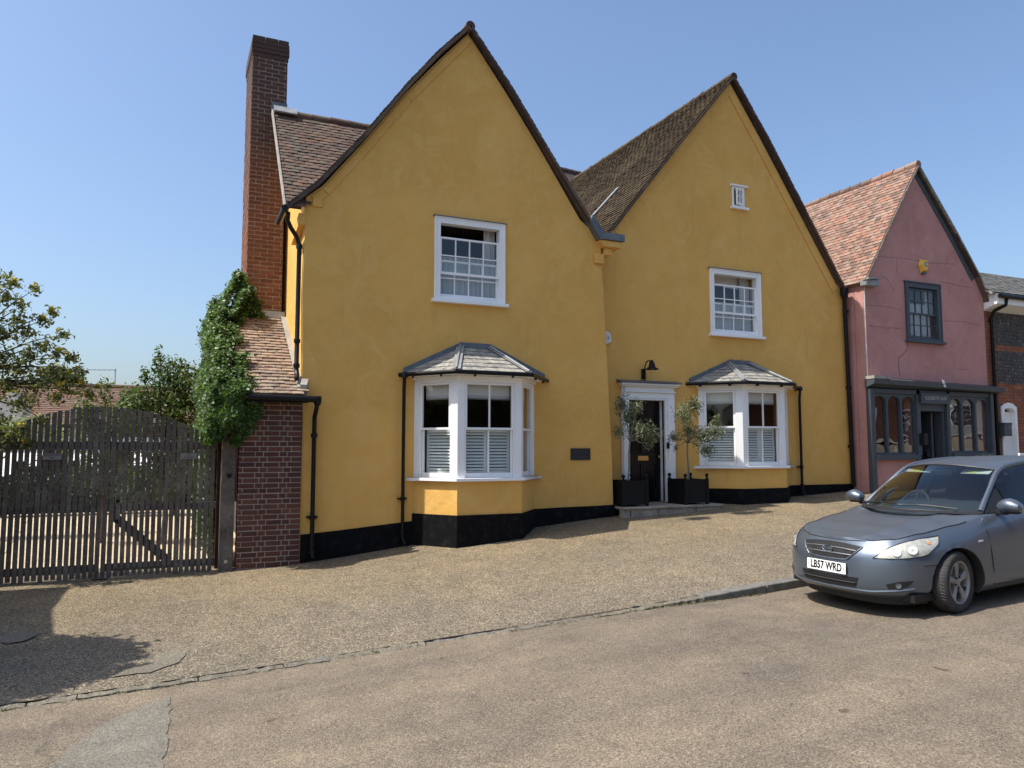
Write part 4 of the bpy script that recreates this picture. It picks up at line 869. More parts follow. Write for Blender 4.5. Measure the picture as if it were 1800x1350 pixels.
m = MB(); m.tube([(2.08, 11.68, 2.37), (2.08, 11.74, 2.26), (2.08, 11.90, 2.12), (2.08, 11.90, .18), (2.09, 11.86, .02)], .034, 10); m.lathe([(.06, .06), (.06, -.03), (.04, -.08)], (2.08, 11.68, 2.37), 10)
for z in (1.85, .62, .12, .22): m.lathe([(.034, -.03), (.05, -.03), (.05, .03), (.034, .03)], (2.08, 11.90, z), 10)
m.box(2.0, 11.9, .605, 2.16, 12.01, .635); m.build('downpipe', 'black_paint', lean, smooth=True)

# ================================================================== DOORSTEP, PLANTERS, OLIVE TREES
stp = thing('doorstep', 'low pale stone step in front of the black front door', 'step', (8.5, 12.1, .45))
for a, b in ((7.45, 7.62), (7.63, 8.22), (8.23, 9.05), (9.06, 9.62)):
    MB().box(a, 11.74, zw(a)-.25, b-.006, 11.86, .565).build('riser_stone', 'stone_step', stp, bevel=.01)
for a, b in ((7.45, 8.30), (8.305, 9.20), (9.205, 9.66)):
    MB().box(a, 11.71, .567, b-.006, 12.46, .612).build('tread_slab', 'stone_step', stp, bevel=.01)
def planter(label, x0, y0, z0, wd, ht):
    t = thing('planter', label, 'planter', (x0+wd/2, y0+wd/2, z0), 'black square planters by the front door'); p = .055
    for i, (a, b) in enumerate(((x0, y0), (x0+wd-p, y0), (x0+wd-p, y0+wd-p), (x0, y0+wd-p))):
        MB().box(a, b, z0, a+p, b+p, z0+ht+.015).build('corner_post', 'black_satin', t, bevel=.006)
        c = (a+p/2, b+p/2, z0+ht+.015); MB().lathe([(.022, 0), (.03, .012), (.014, .022), (.014, .03), (.024, .036), (.034, .052), (.036, .066), (.03, .085), (.016, .098), (1e-5, .101)], c, 14).build('finial', 'black_satin', t, smooth=True)
    for k, (ax, ay, bx, by) in enumerate(((x0+p, y0+.015, x0+wd-p, y0+.035), (x0+p, y0+wd-.035, x0+wd-p, y0+wd-.015), (x0+.015, y0+p, x0+.035, y0+wd-p), (x0+wd-.035, y0+p, x0+wd-.015, y0+wd-p))):
        pn = MB().box(ax, ay, z0+.03, bx, by, z0+ht).build('side_panel', 'black_satin', t)
        dx, dy = (0, .008) if k < 2 else (.008, 0)
        m = MB(); h0, h1 = z0+.03, z0+ht
        for ha, hb in ((h1-.05, h1+.004), (h0, h0+.05)):
            m = MB()
            if k < 2: m.box(ax, ay-.008, ha, bx, ay-.001, hb)
            else: m.box(ax-.008, ay, ha, ax-.001, by, hb)
            m.build('rail', 'black_satin', pn)
    MB().box(x0+.04, y0+.04, z0+ht-.10, x0+wd-.04, y0+wd-.04, z0+ht-.07).build('soil', 'soil', t)
    return t
planter('black square planter with ball finials standing left of the front door', 7.50, 11.80, .614, .55, .46)
planter('black square planter with ball finials between the front door and the right bay window', 8.84, 11.78, .614, .55, .46)
def olive(label, base, fork, blobs, seed):
    t = thing('olive_tree', label, 'tree', base, 'potted olive trees by the front door')
    b, f = Vector(base), Vector(fork); m = MB(); m.tube([b, b.lerp(f, .35)+V(.012, 0, 0), b.lerp(f, .7)-V(.01, 0, 0), f], [.019, .017, .015, .014], 8); m.build('trunk', 'olive_bark', t, smooth=True)
    branches('limb', 'olive_bark', t, fork, [c for c, r, n in blobs], .012, seed, .5)
    leaves('crown', 'leaf_olive', t, blobs, .062, seed, .24, .15, .25)
    g = np.random.default_rng(seed+1); tw = MB()
    for c, r, n in blobs:
        for k in range(7):
            d = Vector(g.normal(size=3)).normalized(); e = Vector(c)+Vector((d.x*r[0], d.y*r[1], d.z*r[2]))*1.05
            tw.tube([Vector(c), Vector(c).lerp(e, .5)+V(0, 0, .02), e], [.004, .003, .0015], 5)
    tw.build('twigs', 'olive_bark', t, kind='stuff')
olive('potted olive tree with split bushy crown standing in the planter left of the door', (7.77, 12.06, 1.0), (7.79, 12.0, 1.78),
      [((7.62, 11.98, 2.45), (.20, .16, .30), 520), ((7.74, 11.95, 2.2), (.22, .18, .26), 560), ((7.47, 11.26, 2.38), (.16, .14, .16), 200), ((7.58, 11.23, 1.96), (.26, .2, .20), 800), ((7.73, 11.21, 1.87), (.20, .18, .17), 420), ((7.56, 12.02, 1.96), (.14, .14, .16), 220), ((7.65, 11.19, 1.68), (.1, .1, .1), 60)], 61)
olive('potted olive tree with wide lopsided crown in the planter beside the right bay window', (9.11, 12.04, 1.0), (9.08, 12.0, 1.76),
      [((8.49, 11.32, 2.25), (.22, .18, .30), 620), ((8.90, 11.54, 2.43), (.20, .16, .24), 420), ((8.47, 11.58, 1.85), (.18, .16, .14), 260), ((8.80, 12.0, 1.66), (.07, .08, .09), 50), ((8.83, 11.26, 1.87), (.26, .2, .22), 760), ((9.09, 11.23, 1.96), (.26, .2, .17), 560), ((8.94, 11.25, 1.62), (.22, .16, .14), 340), ((9.13, 11.21, 2.17), (.09, .08, .14), 110), ((8.78, 11.56, 1.97), (.2, .18, .2), 360)], 62)

# ================================================================== GATE
gate = thing('timber_gate', 'weathered grey oak driveway gate with arched top and open palings', 'gate', (-.73, 12.1, -.13))
rg = random.Random(17); GC, GH = -.73, 1.47
def gtop(x): return 2.23-.48*((x-GC)/GH)**2
def pale(x, w, zb, zt, y, name='pale', slope=True):
    s0, s1 = (gtop(x-w/2)-gtop(x), gtop(x+w/2)-gtop(x)) if slope else (0, 0); l = rg.uniform(-.006, .006)
    m = MB(); m.add([(x-w/2, y, zb), (x+w/2, y, zb), (x+w/2, y+.02, zb), (x-w/2, y+.02, zb), (x-w/2+l, y, zt+s0), (x+w/2+l, y, zt+s1), (x+w/2+l, y+.02, zt+s1), (x-w/2+l, y+.02, zt+s0)],
                    [(0, 3, 2, 1), (4, 5, 6, 7), (0, 1, 5, 4), (1, 2, 6, 5), (2, 3, 7, 6), (3, 0, 4, 7)])
    o = m.build(name, 'oak', gate)
    for zn in (1.66, .80, .03):
        if zb < zn < zt: pass
    return o
YG = 12.06; zb0 = -.12
xs = []
x = GC-GH+.03
while x < GC-.15: pale(x, .056, zb0+.02*rg.random(), gtop(x)+rg.uniform(-.006, .006), YG); xs.append(x); x += .0735
for dx, w in ((-.115, .062), (-.045, .058), (.03, .058), (.105, .062)): pale(GC+dx, w, zb0+.01, gtop(GC+dx), YG-.012, 'meeting_stile')
x = GC+.185; WX0, WX1 = -.58, .20
while x < GC+GH-.02:
    if WX0 < x < WX1-.03:
        pale(x, .056, 1.615, gtop(x), YG); pale(x, .056, .0, 1.59, YG, slope=False)          # palings above the wicket and of the wicket itself
        pale(x, .056, zb0+.02, -.015, YG, slope=False)
    else: pale(x, .056, zb0+.02, gtop(x), YG)
    xs.append(x); x += .0755
pale(WX1+.02, .06, zb0, gtop(WX1+.02), YG-.012, 'wicket_stile'); 
for (x0, x1) in ((GC-GH, GC-.02), (GC+.0, GC+GH)):
    for z, h in ((1.69, .055), (.83, .05), (.02, .05)): MB().box(x0+.01, YG+.022, z-h, x1-.01, YG+.075, z+h).build('rail', 'oak', gate)
MB().box(WX0, YG-.004, 1.588, WX1, YG+.06, 1.612).build('wicket_top_rail', 'oak', gate)
def brace(a, b): MB().beam(V(a[0], YG+.05, a[1]), V(b[0], YG+.05, b[1]), V(0, .024, 0), V(.03, 0, .05)).build('brace', 'oak', gate)
brace((-1.95, .10), (-1.1, 1.6)); brace((-.62, .74), (.14, .05)); brace((-.50, .88), (.15, 1.55))
for x in xs[::1]:
    for z in (1.68, .82):
        MB().box(x-.004, YG-.004, z-.004, x+.004, YG+.003, z+.004).build('nail', 'black_satin', gate)
for (z, h) in ((.62, .05),): MB().box(-.57, YG-.022, z, -.53, YG-.002, z+.05).build('latch', 'black_satin', gate)
MB().lathe([(.024, 0), (.024, -.02), (.01, -.03)], (-.55, YG-.002, .93), 12, Matrix.Rotation(R(-90), 3, 'X')).build('ring_handle', 'black_satin', gate)
MB().box(-.82, YG-.05, -.17, -.64, YG+.08, -.12).build('drop_stop', 'black_satin', gate)
for lab, x, lines in (('grey metal notice on the left leaf of the gate', -1.36, ('IN CONSTANT', 'USE')), ('grey metal notice on the right leaf of the gate', .34, ('NO', 'PARKING'))):
    s = thing('gate_notice', lab, 'sign', (x, YG-.012, 1.50)); MB().box(x-.11, YG-.014, 1.50, x+.11, YG-.004, 1.585).build('plate', 'sign_zinc', s)
    for k, l in enumerate(lines): textmesh(l, .030, 'letter_dark', s, facing_front(x, YG-.0155, 1.562-k*.038), ext=.0008)
def gpost(label, x):
    p = thing('gate_post', label, 'post', (x, 12.1, -.13), 'oak gate posts')
    MB().add([(x-.095, 12.0, -.3), (x+.095, 12.0, -.3), (x+.095, 12.19, -.3), (x-.095, 12.19, -.3), (x-.095, 12.0, 1.76), (x+.095, 12.0, 1.76), (x+.095, 12.19, 1.76), (x-.095, 12.19, 1.76),
              (x-.05, 12.045, 1.84), (x+.05, 12.045, 1.84), (x+.05, 12.145, 1.84), (x-.05, 12.145, 1.84)],
             [(0, 1, 5, 4), (1, 2, 6, 5), (2, 3, 7, 6), (3, 0, 4, 7), (4, 5, 9, 8), (5, 6, 10, 9), (6, 7, 11, 10), (7, 4, 8, 11), (8, 9, 10, 11), (3, 2, 1, 0)]).build('shaft', 'oak', p, bevel=.006)
    MB().lathe([(.04, 0), (.03, .02), (.035, .03), (.075, .06), (.088, .11), (.08, .15), (.05, .185), (1e-5, .197)], (x, 12.095, 1.84), 16).build('ball_finial', 'oak', p, smooth=True)
    MB().lathe([(.035, 0), (.035, -.012), (.016, -.02)], (x+.01, 12.0, 1.26), 12, Matrix.Rotation(R(-90), 3, 'X')).build('bolt_plate', 'black_satin', p)
    MB().box(x-.025, 11.99, 0.0, x+.02, 12.0, .045).build('socket_plate', 'steel', p)
gpost('oak gate post with ball finial beside the brick lean-to', .88); gpost('oak gate post with ball finial at the left end of the gate', -2.34)
MB().box(-2.9, 12.02, -.4, -2.46, 12.2, 1.5).build('garden_wall', 'brick_mass', None, label='short brick garden wall at the left end of the gate', cat='wall')

# ================================================================== IVY, TREES AND THE YARD BEHIND
ivy = thing('ivy', 'thick green ivy climbing over the lean-to and up the chimney', 'ivy', (.7, 12.9, -.1))
g = np.random.default_rng(91); P = []; D = []
def patchpts(n, fn):
    for _ in range(n):
        p, d = fn(g.random(), g.random()); P.append(p); D.append(d)
def roofz(y): return 2.44+(y-11.72)*.662
def bul(a, b): return .06*math.sin(a*7)+.05*math.sin(b*11+a*3)
patchpts(11000, lambda u, v: ((.68-.06*(1-v)+bul(u*2, v*2)-.10*math.sin(math.pi*v), lerp(12.3, 14.4, u), lerp(.2, roofz(lerp(12.3, 14.3, u))+.2, v**.8)), (-1, -.45, .2)))
patchpts(1800, lambda u, v: ((.66-.06*(1-v)+bul(u*2, v*2), lerp(11.72, 12.3, u), lerp(1.75, roofz(12)+.1, v)), (-1, -.4, .2)))
patchpts(700, lambda u, v: ((lerp(.5, .95, u), lerp(12.3, 12.5, v), lerp(.1, 1.9, g.random())), (-.2, -1, .1)))          # garden side
patchpts(9500, lambda u, v: ((lerp(.64, 1.04+.10*math.sin(v*23)+.06*math.sin(v*9), u), lerp(11.66, 13.95, v)-.04, roofz(lerp(11.66, 13.95, v))+.07+.10*(1-u)+bul(u, v*3)), (-.2, -.55, .8)))     # on the roof
patchpts(8000, lambda u, v: ((lerp(.62, 1.0+.22*max(0, v-.55), u)-.02, 11.68-.08*math.sin(u*3)+bul(u, v), lerp(1.72+.4*u, 2.52, v)), (-.1, -1, .1)))                                              # over the gutter
patchpts(2300, lambda u, v: ((lerp(.96, 1.32-.5*abs(v-.72), u), 11.86-.10*v, lerp(1.74, 2.38, v)), (0, -1, .1)))
patchpts(4200, lambda u, v: ((lerp(1.06, 1.56-.30*v-.1*abs(math.sin(v*9)), u), 13.86-.06*u, lerp(3.95, 4.70-.15*u, v)), (-.3, -.9, .2)))                                                       # up the chimney
patchpts(3800, lambda u, v: ((1.06-.38*(1-v)*(1+.3*math.sin(u*6)), lerp(13.7, 14.9, u), lerp(3.7, 4.62, v)), (-.8, -.3, .5)))
patchpts(4200, lambda u, v: ((lerp(.66, 1.2, u), lerp(13.5, 14.2, v), 3.72+.45*u+.12*math.sin(u*8)+.2*v), (-.3, -.7, .6)))
P = np.array(P); D = np.array(D); P += g.normal(size=P.shape)*.03
leaf_mesh('foliage', 'leaf_ivy', ivy, P, D, .048, g, .85, .1, .5)
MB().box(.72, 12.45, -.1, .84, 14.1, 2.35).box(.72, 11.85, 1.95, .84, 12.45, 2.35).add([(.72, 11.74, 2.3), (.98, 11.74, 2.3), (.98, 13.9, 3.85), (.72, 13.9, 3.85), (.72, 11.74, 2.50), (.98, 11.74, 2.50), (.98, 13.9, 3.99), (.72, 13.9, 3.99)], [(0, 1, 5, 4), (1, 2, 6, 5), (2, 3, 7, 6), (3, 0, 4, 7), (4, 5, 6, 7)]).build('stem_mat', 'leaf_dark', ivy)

def shrub(name, label, base, blobs, mat, size, seed, aspect=.45, r=.05, group=None, cat='shrub', shell=.35, extra=None, jit=.12):
    t = thing(name, label, cat, base, group); top = Vector(base)+V(0, 0, .3*(max(c[2] for c, _, _ in blobs)-base[2]))
    MB().tube([Vector(base)-V(0, 0, .1), Vector(base).lerp(top, .5)+V(.03, 0, 0), top], [r*1.3, r, r*.8], 8).build('trunk', 'bark', t, smooth=True)
    branches('limb', 'bark', t, top, [c for c, _, _ in blobs], r*.6, seed)
    leaves('crown', mat, t, blobs, size, seed, aspect, shell, jit=jit)
    if extra: leaves('flowers' if cat != 'tree' else 'turning_leaves', 'leaf_yellow', t, extra, size*1.0, seed+5, .6, .6)
    return t
# yellow-dotted tree reaching in from the left: branch tips with sprays of leaves
t = thing('autumnal_tree', 'airy tree with yellow tinged leaf sprays reaching over the gate from the left', 'tree', (-3.3, 12.9, -.2))
MB().tube([(-3.3, 12.9, -.4), (-3.25, 12.85, .8), (-3.05, 12.8, 1.9), (-2.9, 12.75, 2.6)], [.14, .12, .10, .08], 10).build('trunk', 'bark', t, smooth=True)
g = np.random.default_rng(33); tips = []; blobs = []; yel = []
spec = [(-2.25, 12.5, 4.0, .20), (-2.1, 12.4, 3.72, .2), (-1.75, 12.3, 3.85, .13), (-1.92, 12.4, 3.62, .16), (-1.55, 12.35, 3.55, .15), (-1.85, 12.3, 3.25, .22), (-2.15, 12.4, 3.2, .3), (-1.38, 12.2, 3.22, .15), (-1.45, 12.2, 2.95, .16), (-1.75, 12.2, 2.92, .22),
        (-2.1, 12.3, 2.85, .3), (-1.15, 12.15, 2.72, .13), (-1.35, 12.15, 2.62, .2), (-1.1, 12.1, 2.5, .16), (-1.65, 12.2, 2.55, .28), (-2.0, 12.2, 2.45, .32), (-.78, 12.1, 2.52, .05), (-.92, 12.1, 2.51, .06), (-1.0, 12.1, 2.38, .12), (-1.4, 12.1, 2.33, .14), (-1.8, 12.1, 2.28, .28), (-1.55, 12.05, 2.05, .10), (-2.1, 12.1, 2.05, .3),
        (-1.95, 11.85, 1.85, .22), (-2.1, 11.85, 1.65, .26), (-1.75, 11.9, 1.9, .16), (-1.68, 11.9, 1.72, .12), (-2.3, 12.3, 3.55, .25), (-2.45, 12.4, 2.9, .4), (-2.6, 12.4, 3.8, .35), (-2.5, 12.3, 2.2, .4), (-2.9, 12.6, 3.3, .5), (-2.7, 12.2, 2.5, .5)]
spec += [(-1.6, 12.2, 3.05, .26), (-1.9, 12.3, 2.7, .34), (-1.45, 12.15, 2.75, .24), (-1.25, 12.15, 2.9, .15), (-1.3, 12.1, 2.45, .2), (-1.95, 12.3, 3.4, .24), (-1.62, 12.2, 3.4, .16), (-2.0, 12.2, 3.9, .16), (-1.2, 12.1, 2.62, .16)]
spec = [(x+.05+(y-12.1)*.05, y, z, r*.95) for x, y, z, r in spec]
for x, y, z, r in spec:
    n = int(2300*r*r+30); blobs.append(((x, y, z), (r, r, r*.8), n))
    if r < .2 and rnd.random() < .75: yel.append(((x+rnd.uniform(-.5, .5)*r, y-.02, z+r*.4), (r*.35, r*.35, r*.3), 10+int(30*r)))
branches('limb', 'bark', t, (-2.92, 12.75, 2.5), [(x, y, z) for x, y, z, r in spec if r < .26], .022, 12, .55)
leaves('crown', 'leaf_tree', t, blobs, .07, 44, .5, .1); leaves('turning_leaves', 'leaf_yellow', t, yel, .06, 45, .6, .2)
# unseen tree and neighbour's outhouse known from their shadows, both enlarged to block skylight
shrub('round_tree', 'clipped round-headed street tree left of the driveway, out of view, crown widened to cut skylight', (-4.1, 8.05, -.5), [((-3.78, 8.62, 3.1), (1.40, 1.06, .95), 17000), ((-4.7, 8.55, 3.2), (1.6, 1.2, 1.1), 11000), ((-6.2, 8.6, 3.6), (1.7, 1.6, 1.4), 7000)], 'leaf_dark', .15, 71, .6, .09, cat='tree', shell=.2, jit=.04)
oh = thing('outhouse', 'unseen neighbouring brick outhouse left of the street, raised to cut skylight', 'outbuilding', (-5.9, 10.8, -.6))
MB().box(-7.6, 9.7, -.6, -4.25, 11.95, 4.6).build('wall', 'brick_mass', oh); slab('roof', 'tile_dark_mass', oh, [[(-7.7, 9.6, 4.6), (-4.1, 9.6, 4.6), (-4.6, 10.8, 5.2), (-7.7, 10.8, 5.6)], [(-7.7, 12.0, 4.6), (-4.1, 12.0, 4.6), (-4.6, 10.8, 5.2), (-7.7, 10.8, 5.6)]])
# shrubs behind the gate
B = shrub('garden_shrub', 'tall leafy shrub with arching shoots just left of the ivy', (.05, 15.6, -.1), [((.12, 15.5, 2.55), (.55, .5, .62), 1900), ((.05, 15.4, 3.02), (.32, .3, .38), 620), ((-.14, 15.4, 3.25), (.10, .1, .32), 120), ((.30, 15.4, 3.12), (.14, .14, .22), 140), ((-.35, 15.4, 2.95), (.10, .1, .25), 90), ((.45, 15.3, 2.2), (.5, .4, .9), 1500), ((.1, 15.4, 1.5), (.7, .5, .8), 1900), ((.52, 15.3, 2.95), (.16, .14, .3), 200), ((-.35, 15.4, 2.5), (.35, .3, .4), 700), ((-.6, 15.5, 2.2), (.4, .3, .4), 700), ((.35, 15.2, 2.75), (.3, .3, .4), 600)], 'leaf_bush', .085, 81, .42, .05, 'shrubs behind the gate')
shrub('garden_shrub', 'lower leafy shrub with whippy shoots in the middle behind the gate', (-1.0, 16.2, -.1), [((-.95, 16.1, 2.15), (.55, .45, .42), 1300), ((-1.35, 16.0, 2.35), (.22, .2, .30), 260), ((-1.02, 16.0, 2.72), (.16, .12, .32), 150), ((-.62, 16.0, 2.55), (.20, .2, .3), 260), ((-1.0, 16.0, 1.4), (.7, .4, .7), 1200), ((-.45, 16.0, 2.4), (.3, .3, .4), 500)], 'leaf_bush', .085, 82, .42, .05, 'shrubs behind the gate')
shrub('pale_shrub', 'pale grey-green shrub behind the left half of the gate', (-3.4, 17.8, -.1), [((-3.2, 17.6, 1.9), (1.0, .5, .45), 2600), ((-2.4, 17.6, 1.95), (.8, .5, .4), 1900), ((-3.9, 17.6, 1.6), (.8, .5, .6), 1500), ((-1.6, 17.7, 1.8), (.5, .4, .35), 700)], 'leaf_pale', .06, 83, .6, .05)
shrub('hedge_bush', 'sunlit low bush behind the small wicket door', (.3, 21.5, .0), [((.2, 21.4, .9), (.9, .5, .55), 2200), ((1.0, 21.4, 1.0), (.6, .5, .6), 1300), ((-.6, 21.5, .6), (.5, .4, .45), 800)], 'leaf_bush', .09, 84, .6, .05)
shrub('dark_hedge', 'dark clipped hedge at the back of the gravel yard', (-3.6, 22.4, .0), [((-4.6+i*.75, 22.3, .62), (.55, .4, .62), 900) for i in range(6)], 'leaf_dark', .09, 85, .6, .05)
shrub('far_tree', 'small rounded distant tree over the barn ridge', (-4.9, 44, -.3), [((-4.9, 44, 5.2), (.95, .8, .6), 900), ((-4.2, 44, 5.0), (.6, .6, .45), 400)], 'leaf_tree', .2, 86, .6, .1, cat='tree')
# white garden store and the long barn beyond
gs = thing('garden_store', 'low white-boarded garden store with dark doors across the gravel yard', 'outbuilding', (-2.2, 24.5, 0))
for i in range(26):
    if i % 5 in (1, 2): continue
    a = -6.2+i*.30; zb = .95+.13*((i*7) % 4); dy = (1.78-zb)*.9
    MB().add([(a, 24-dy, zb), (a+.29, 24-dy, zb), (a+.29, 24, 1.78), (a, 24, 1.78), (a, 24-dy, zb-.03), (a+.29, 24-dy, zb-.03), (a+.29, 24, 1.75), (a, 24, 1.75)], [(0, 1, 2, 3), (7, 6, 5, 4), (0, 4, 5, 1), (1, 5, 6, 2), (2, 6, 7, 3), (3, 7, 4, 0)]).build('board', 'white_paint', gs)
for i in range(8): MB().box(-6.2+i*.98, 24.05, -.1, -5.26+i*.98, 24.12, 1.2).build('door', 'interior_dark', gs)
slab('roof', 'lead_dark', gs, [[(-6.4, 23.8, 1.80), (1.75, 23.8, 1.80), (1.75, 26.5, 2.0), (-6.4, 26.5, 2.0)]], .05)
MB().box(-6.2, 24.2, -.2, 1.6, 26.3, 1.75).build('wall', 'brick_mass', gs)
barn = thing('barn', 'long low barn with weathered red tiled roof beyond the garden', 'barn', (-3, 32, -.2))
MB().box(-14, 32.0, -.4, 4, 36, 2.6).build('wall', 'brick_mass', barn)
br = slab('roof', 'barn_tile', barn, [[(-14.2, 31.7, 2.5), (4.2, 31.7, 2.5), (4.2, 34.2, 4.05), (-14.2, 34.2, 4.05)], [(-14.2, 36.3, 2.5), (4.2, 36.3, 2.5), (4.2, 34.2, 4.05), (-14.2, 34.2, 4.05)]])
lay_tiles(br, V(-9, 31.7, 2.5), V(1, 0, 0), V(0, 2.5, 1.55).normalized(), lambda u, v: 0 < u < 11 and v < 2.94, 48, 21, .23, .14, ('barn_tile', 'barn_tile'), 55, 0, CAMP, thick=.02)
MB().tube([(-14.2, 34.2, 4.08), (4.2, 34.2, 4.08)], .10, 8).build('ridge_tiles', 'barn_tile', br)
MB().wall([(-5.0, 1.5), (-4.3, 1.5), (-4.3, 3.1), (-4.65, 3.6), (-5.0, 3.1)], [], 30.0, 31.6).build('gable_dormer', 'white_old', barn)
ae = thing('tv_aerial', 'thin television aerial on a pole above the shrubs', 'aerial', (-2.2, 40, 3))
MB().tube([(-2.15, 40, 2.5), (-2.15, 40, 5.35)], .03, 6).build('pole', 'steel', ae); MB().tube([(-3.3, 40, 5.25), (-2.1, 40, 5.3)], .02, 6).build('boom', 'steel', ae)
m = MB()
for i in range(6): m.tube([(-3.2+i*.2, 39.8, 5.26), (-3.2+i*.2, 40.2, 5.26)], .01, 5)
m.build('elements', 'steel', ae)

# ================================================================== PINK SHOP
Y3 = 12.05
pink = thing('pink_shop', 'narrow dusty pink rendered gabled shop with dark grey shopfront', 'shop', (15.8, 12.6, .7))
PW = (15.22, 4.10, 16.38, 5.44)
g3 = [(13.93, .2), (17.95, .3), (17.93, 5.25), (17.66, 5.72), (16.9, 6.72), (15.74, 8.12), (14.9, 6.86), (14.12, 5.62), (13.93, 5.30)]
MB().wall(g3, [rect(PW[0]+.03, PW[1]+.02, PW[2]-.03, PW[3]-.02), rect(14.04, 1.52, 15.36, 2.90), rect(15.50, .4, 16.36, 2.55), rect(16.48, 1.55, 17.86, 2.90)], Y3, Y3+.25).build('front_wall', 'pink_render', pink)
MB().wall([(Y3+.26, .2), (19, .2), (19, 5.3), (Y3+.26, 5.3)], [], 0, .2, lambda a, y, z: (13.93+y, a, z)).build('side_wall', 'pink_render', pink)
MB().box(17.74, Y3+.26, .3, 17.94, 19, 5.3).build('side_wall', 'pink_render', pink); MB().box(14.14, 18.8, .2, 17.73, 19, 5.3).build('back_wall', 'interior', pink)
MB().box(14.14, Y3+.27, 3.1, 17.73, 18.7, 3.2).build('upper_floor', 'interior', pink); MB().box(14.14, 13.9, .5, 17.73, 13.95, 5.3).build('partition', 'interior_dark', pink)
MB().box(14.14, Y3+.27, .75, 17.73, 13.88, .80).build('shop_floor', 'interior', pink)
LP = [(13.84, 5.28), (14.85, 6.90), (15.74, 8.24)]; RP = [(15.74, 8.24), (16.95, 6.78), (17.72, 5.78), (18.05, 5.12)]
pr = slab('roof', 'tile_red_mass', pink, [[(a, Y3-.12, b), (c, Y3-.12, d), (c, 19.4, d), (a, 19.4, b)] for (a, b), (c, d) in zip(LP, LP[1:])], .05)
slab('roof', 'tile_dark_mass', pink, [[(a, Y3-.12, b), (c, Y3-.12, d), (c, 19.4, d), (a, 19.4, b)] for (a, b), (c, d) in zip(RP, RP[1:])], .05)
run_tiles(pr, LP, Y3-.12, 19.4, 90, [150, 148], ('tile_red', 'tile_red_mass'), near=V(12, 11, 7))
rr = MB(); y = Y3-.11; rg = random.Random(2)
while y < 19.3: rr.tube([(15.74, y, 8.22+rg.uniform(-.01, .01)), (15.74, y+.31, 8.22+rg.uniform(-.01, .01))], [.09, .082], 12); y += .32
rr.build('ridge_tiles', 'tile_red_mass', pr, smooth=True)
m = MB()
for pl in (LP, RP):
    for (a, b), (c, d) in zip(pl, pl[1:]): m.beam(V(a, Y3-.10, b-.05), V(c, Y3-.10, d-.05), V(0, .025, 0), V(0, 0, .03))
m.build('verge', 'slate', pink)
band([(15.74, 8.10), (16.95, 6.62), (17.62, 5.72)], Y3-.006, .11, .014).build('verge_band', 'slate_grey_paint', pink)
MB().box(13.80, 11.86, 5.20, 14.22, 12.02, 5.34).build('lead_box', 'lead', pink, bevel=.01); MB().beam(V(13.78, 11.85, 5.33), V(14.18, 11.88, 5.37), V(0, .08, 0), V(0, 0, .015)).build('lead_flashing', 'lead', pink)
def crackline(pts, r=.006):
    m = MB(); q = []; rg = random.Random(len(pts))
    for (a, b), (c, d) in zip(pts, pts[1:]):
        k = max(2, int(math.hypot(c-a, d-b)/.05))
        for i in range(k): q.append((lerp(a, c, i/k)+rg.uniform(-.008, .008), Y3-.001, lerp(b, d, i/k)+rg.uniform(-.008, .008)))
    q.append((pts[-1][0], Y3-.001, pts[-1][1])); m.tube(q, r, 5); m.build('crack', 'mortar_dark', pink)
crackline([(15.26, 4.03), (15.22, 3.86), (15.02, 3.72), (14.92, 3.66), (14.93, 3.45), (14.96, 3.24)])
for pts in ([(14.42, 5.93), (15.2, 5.98), (16.2, 5.96), (17.0, 6.02)], [(16.42, 5.55), (17.1, 5.5), (17.6, 5.5)], [(14.0, 4.8), (14.5, 4.82), (15.1, 4.78)], [(14.0, 4.35), (14.6, 4.33), (15.1, 4.36)], [(16.5, 4.62), (17.2, 4.65), (17.8, 4.6)], [(14.05, 5.25), (14.6, 5.5), (14.9, 5.2)], [(15.0, 5.6), (15.02, 5.95)], [(16.9, 3.5), (17.3, 3.52)]): crackline(pts, .0032)
win, (a, b, c, d) = sash(pink, *PW, Y3, 4, 2, .02, 'slate_grey_paint', arch=.11)
drape('lace_curtain', 'net', win, a+.22, b-.05, c, lerp(c, d, .72), Y3+.2, 6, .03); drape('curtain', 'curtain', win, b-.10, b+.02, c, d, Y3+.22, 2, .02)
al = thing('alarm_box', 'yellow hexagonal alarm box above the grey window of the pink shop', 'alarm box', (15.83, 12.04, 5.66))
MB().add([(15.70, 12.04, 5.86), (15.76, 12.04, 6.00), (15.90, 12.04, 6.00), (15.96, 12.04, 5.86), (15.90, 12.04, 5.68), (15.76, 12.04, 5.68), (15.73, 11.95, 5.86), (15.78, 11.95, 5.97), (15.89, 11.95, 5.97), (15.93, 11.95, 5.86), (15.88, 11.95, 5.74), (15.79, 11.95, 5.74)],
         [(6, 7, 8, 9, 10, 11)]+[(i, (i+1) % 6, 6+(i+1) % 6, 6+i) for i in range(6)]).build('cover', 'yellow_plastic', al)
MB().box(15.78, 11.96, 5.655, 15.88, 12.04, 5.695).build('strobe', 'lead_dark', al); MB().box(15.80, 11.945, 5.83, 15.90, 11.949, 5.92).build('label_panel', 'blue_print', al); MB().box(15.815, 11.941, 5.845, 15.885, 11.944, 5.905).build('label_face', 'white_old', al)
textmesh('ADT', .034, 'blue_print', al, facing_front(15.85, 11.9395, 5.875), ext=.0006)
